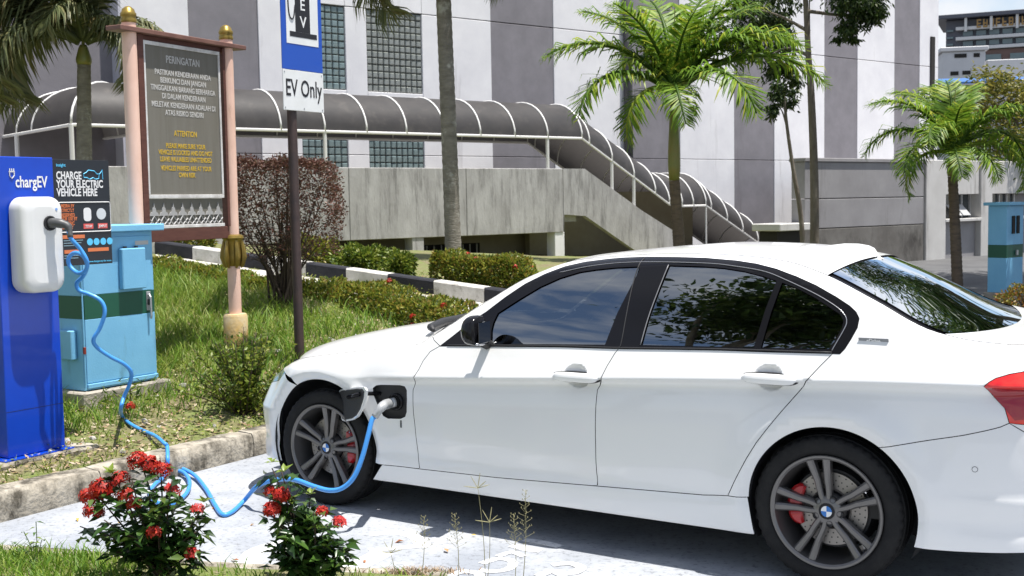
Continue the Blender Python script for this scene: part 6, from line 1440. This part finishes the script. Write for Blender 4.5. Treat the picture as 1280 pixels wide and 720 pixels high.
tree('slender twin-trunked tree with dark foliage high beside the annex', b0, [np.zeros(3), tp2(1018, 230), tp2(1014, 120), tp2(1010, 60), tp2(1004, -60)], [[tp2(1017, 250), tp2(1016, 120), tp2(1012, 50), tp2(1012, -40)], [tp2(1010, 14), tp2(1040, 18), tp2(1070, 22), tp2(1085, 30)], [tp2(1012, 70), tp2(985, 60), tp2(960, 70)], [tp2(1012, 40), tp2(975, 20), tp2(940, 10)]],
     [(tp2(1072, 18), (.55, .5, .52), 1.2), (tp2(1058, 42), (.3, .3, .2), .4), (tp2(1088, 4), (.4, .4, .4), .7), (tp2(966, 55, .8), (.55, .5, .6), 1.3), (tp2(978, 95, .8), (.35, .4, .35), .6), (tp2(960, 10, .8), (.7, .5, .5), 1.3), (tp2(925, 40, .8), (.5, .4, .6), .8), (tp2(1020, -40), (1.2, 1., .5), 1.2)], 9000, lf_tree, .13, .10, treebark, hang=.9, lw=.34)
b1 = dep(1006, 310, YT-.5); b1[2] = 0.
def tp3(u, v): return dep(u, v, YT-.5)-b1
tree('thin leaning young tree with few leaves beside the twin-trunked tree', b1, [np.zeros(3), tp3(1001, 270), tp3(992, 215), tp3(984, 160), tp3(980, 120)], [[tp3(986, 170), tp3(978, 140), tp3(968, 128)]], [(tp3(980, 118), (.3, .3, .3), 1.), (tp3(970, 140), (.2, .2, .2), .4)], 700, lf_tree, .12, .055, treebark, hang=.7)
b2 = dep(1262, 250, 34.); b2[2] = 0.
tree('yellowish green leafy tree behind the right palm', b2, [np.zeros(3), (0, 0, 2.), (.2, 0, 4.)], [[(0, 0, 2.4), (1, 0, 3.4), (1.6, 0, 4.2)], [(0, 0, 2.6), (-.8, 0, 3.4), (-1.3, .2, 4.)]], [((.2, 0, 3.6), (1.9, 1.2, 1.1), 2.), ((-.6, 0, 4.4), (1.1, 1., .8), 1.), ((1.6, .2, 4.2), (1.6, 1., 1.1), 1.5), ((0, 0, 2.5), (1.4, 1., .6), .8)], 9000, lf_yell, .16, .14, treebark)
b3 = dep(1300, 385, 17.0); b3[2] = 0.
bush('shrub', 'low shrub with orange flowers at the foot of the far cabinet', dep(1283, 383, 16.5)*[1, 1, 0], .35, .3, .2, 1500, leafmat('orange_shrub', [(.35, .10, .02), (.12, .16, .03), (.30, .22, .03)], .3), .05)
# shade trees of the car park, out of the picture: the car's glass mirrors them
for k, (x, y, hgt, rad, zr_, n_, lab) in enumerate(((-7.2, 1.2, 10.4, 2.5, 2.3, 9000, 'tall shade tree beside the bay, left of the charging pillar'), (-8.6, -3.4, 9.5, 3.0, 2.2, 7000, 'broad shade tree at the rear of the car park'), (11.4, 17.6, 5.6, 2.7, 2.8, 9000, 'leafy shade tree right of the far cabinet'), (11.2, 21.5, 9.4, 3.2, 3.0, 9000, 'tall shade tree behind the leafy one right of the annex'))):
    bs_ = np.array([x, y, 0.])
    tree(lab, bs_, [np.zeros(3), (0, 0, hgt*.35), (.2, .1, hgt*.75), (.2, 0, hgt+zr_*.5)], [[(0, 0, hgt*.5), (rad*.5*math.cos(a), rad*.5*math.sin(a), hgt*.85), (rad*.6*math.cos(a), rad*.6*math.sin(a), hgt+.2)] for a in (0.3, 1.6, 2.8, 4.1, 5.2)],
         [((0, 0, hgt+.3), (rad, rad, zr_), 3.), ((rad*.45, .3, hgt-.9), (rad*.55, rad*.55, zr_*.6), 1.), ((-rad*.4, -.6, hgt+.9), (rad*.6, rad*.7, zr_*.6), 1.)], n_, lf_tree, .24, .2, treebark, 'shade_tree', 'shade trees of the car park', .5)

# fallen leaves on the bay floor
fl_cols = [(.45, .30, .05), (.30, .12, .05), (.36, .22, .10)]
fl_m = [leafmat('fallen_leaf_%d' % i, [c, tuple(x*1.2 for x in c)], .1, .6) for i, c in enumerate(fl_cols)]
for i, (u, v) in enumerate(((596, 669), (271, 633), (318, 655), (150, 655), (455, 700), (352, 606), (96, 648), (300, 700), (560, 690), (240, 668), (505, 676), (180, 640))):
    me = leafm[i % 4].copy(); me.materials.clear(); me.materials.append(fl_m[i % 3]); q = gz(u, v, .012); o = link('fallen_leaf', me, None, q, (random.uniform(-.25, .25), random.uniform(-.2, .2), random.uniform(0, 6.28))); s_ = random.uniform(.03, .055); o.scale = (s_, s_, s_)
    tag(o, 'small dry fallen leaf lying on the pale bay floor', 'leaf', 'fallen leaves on the bay floor')
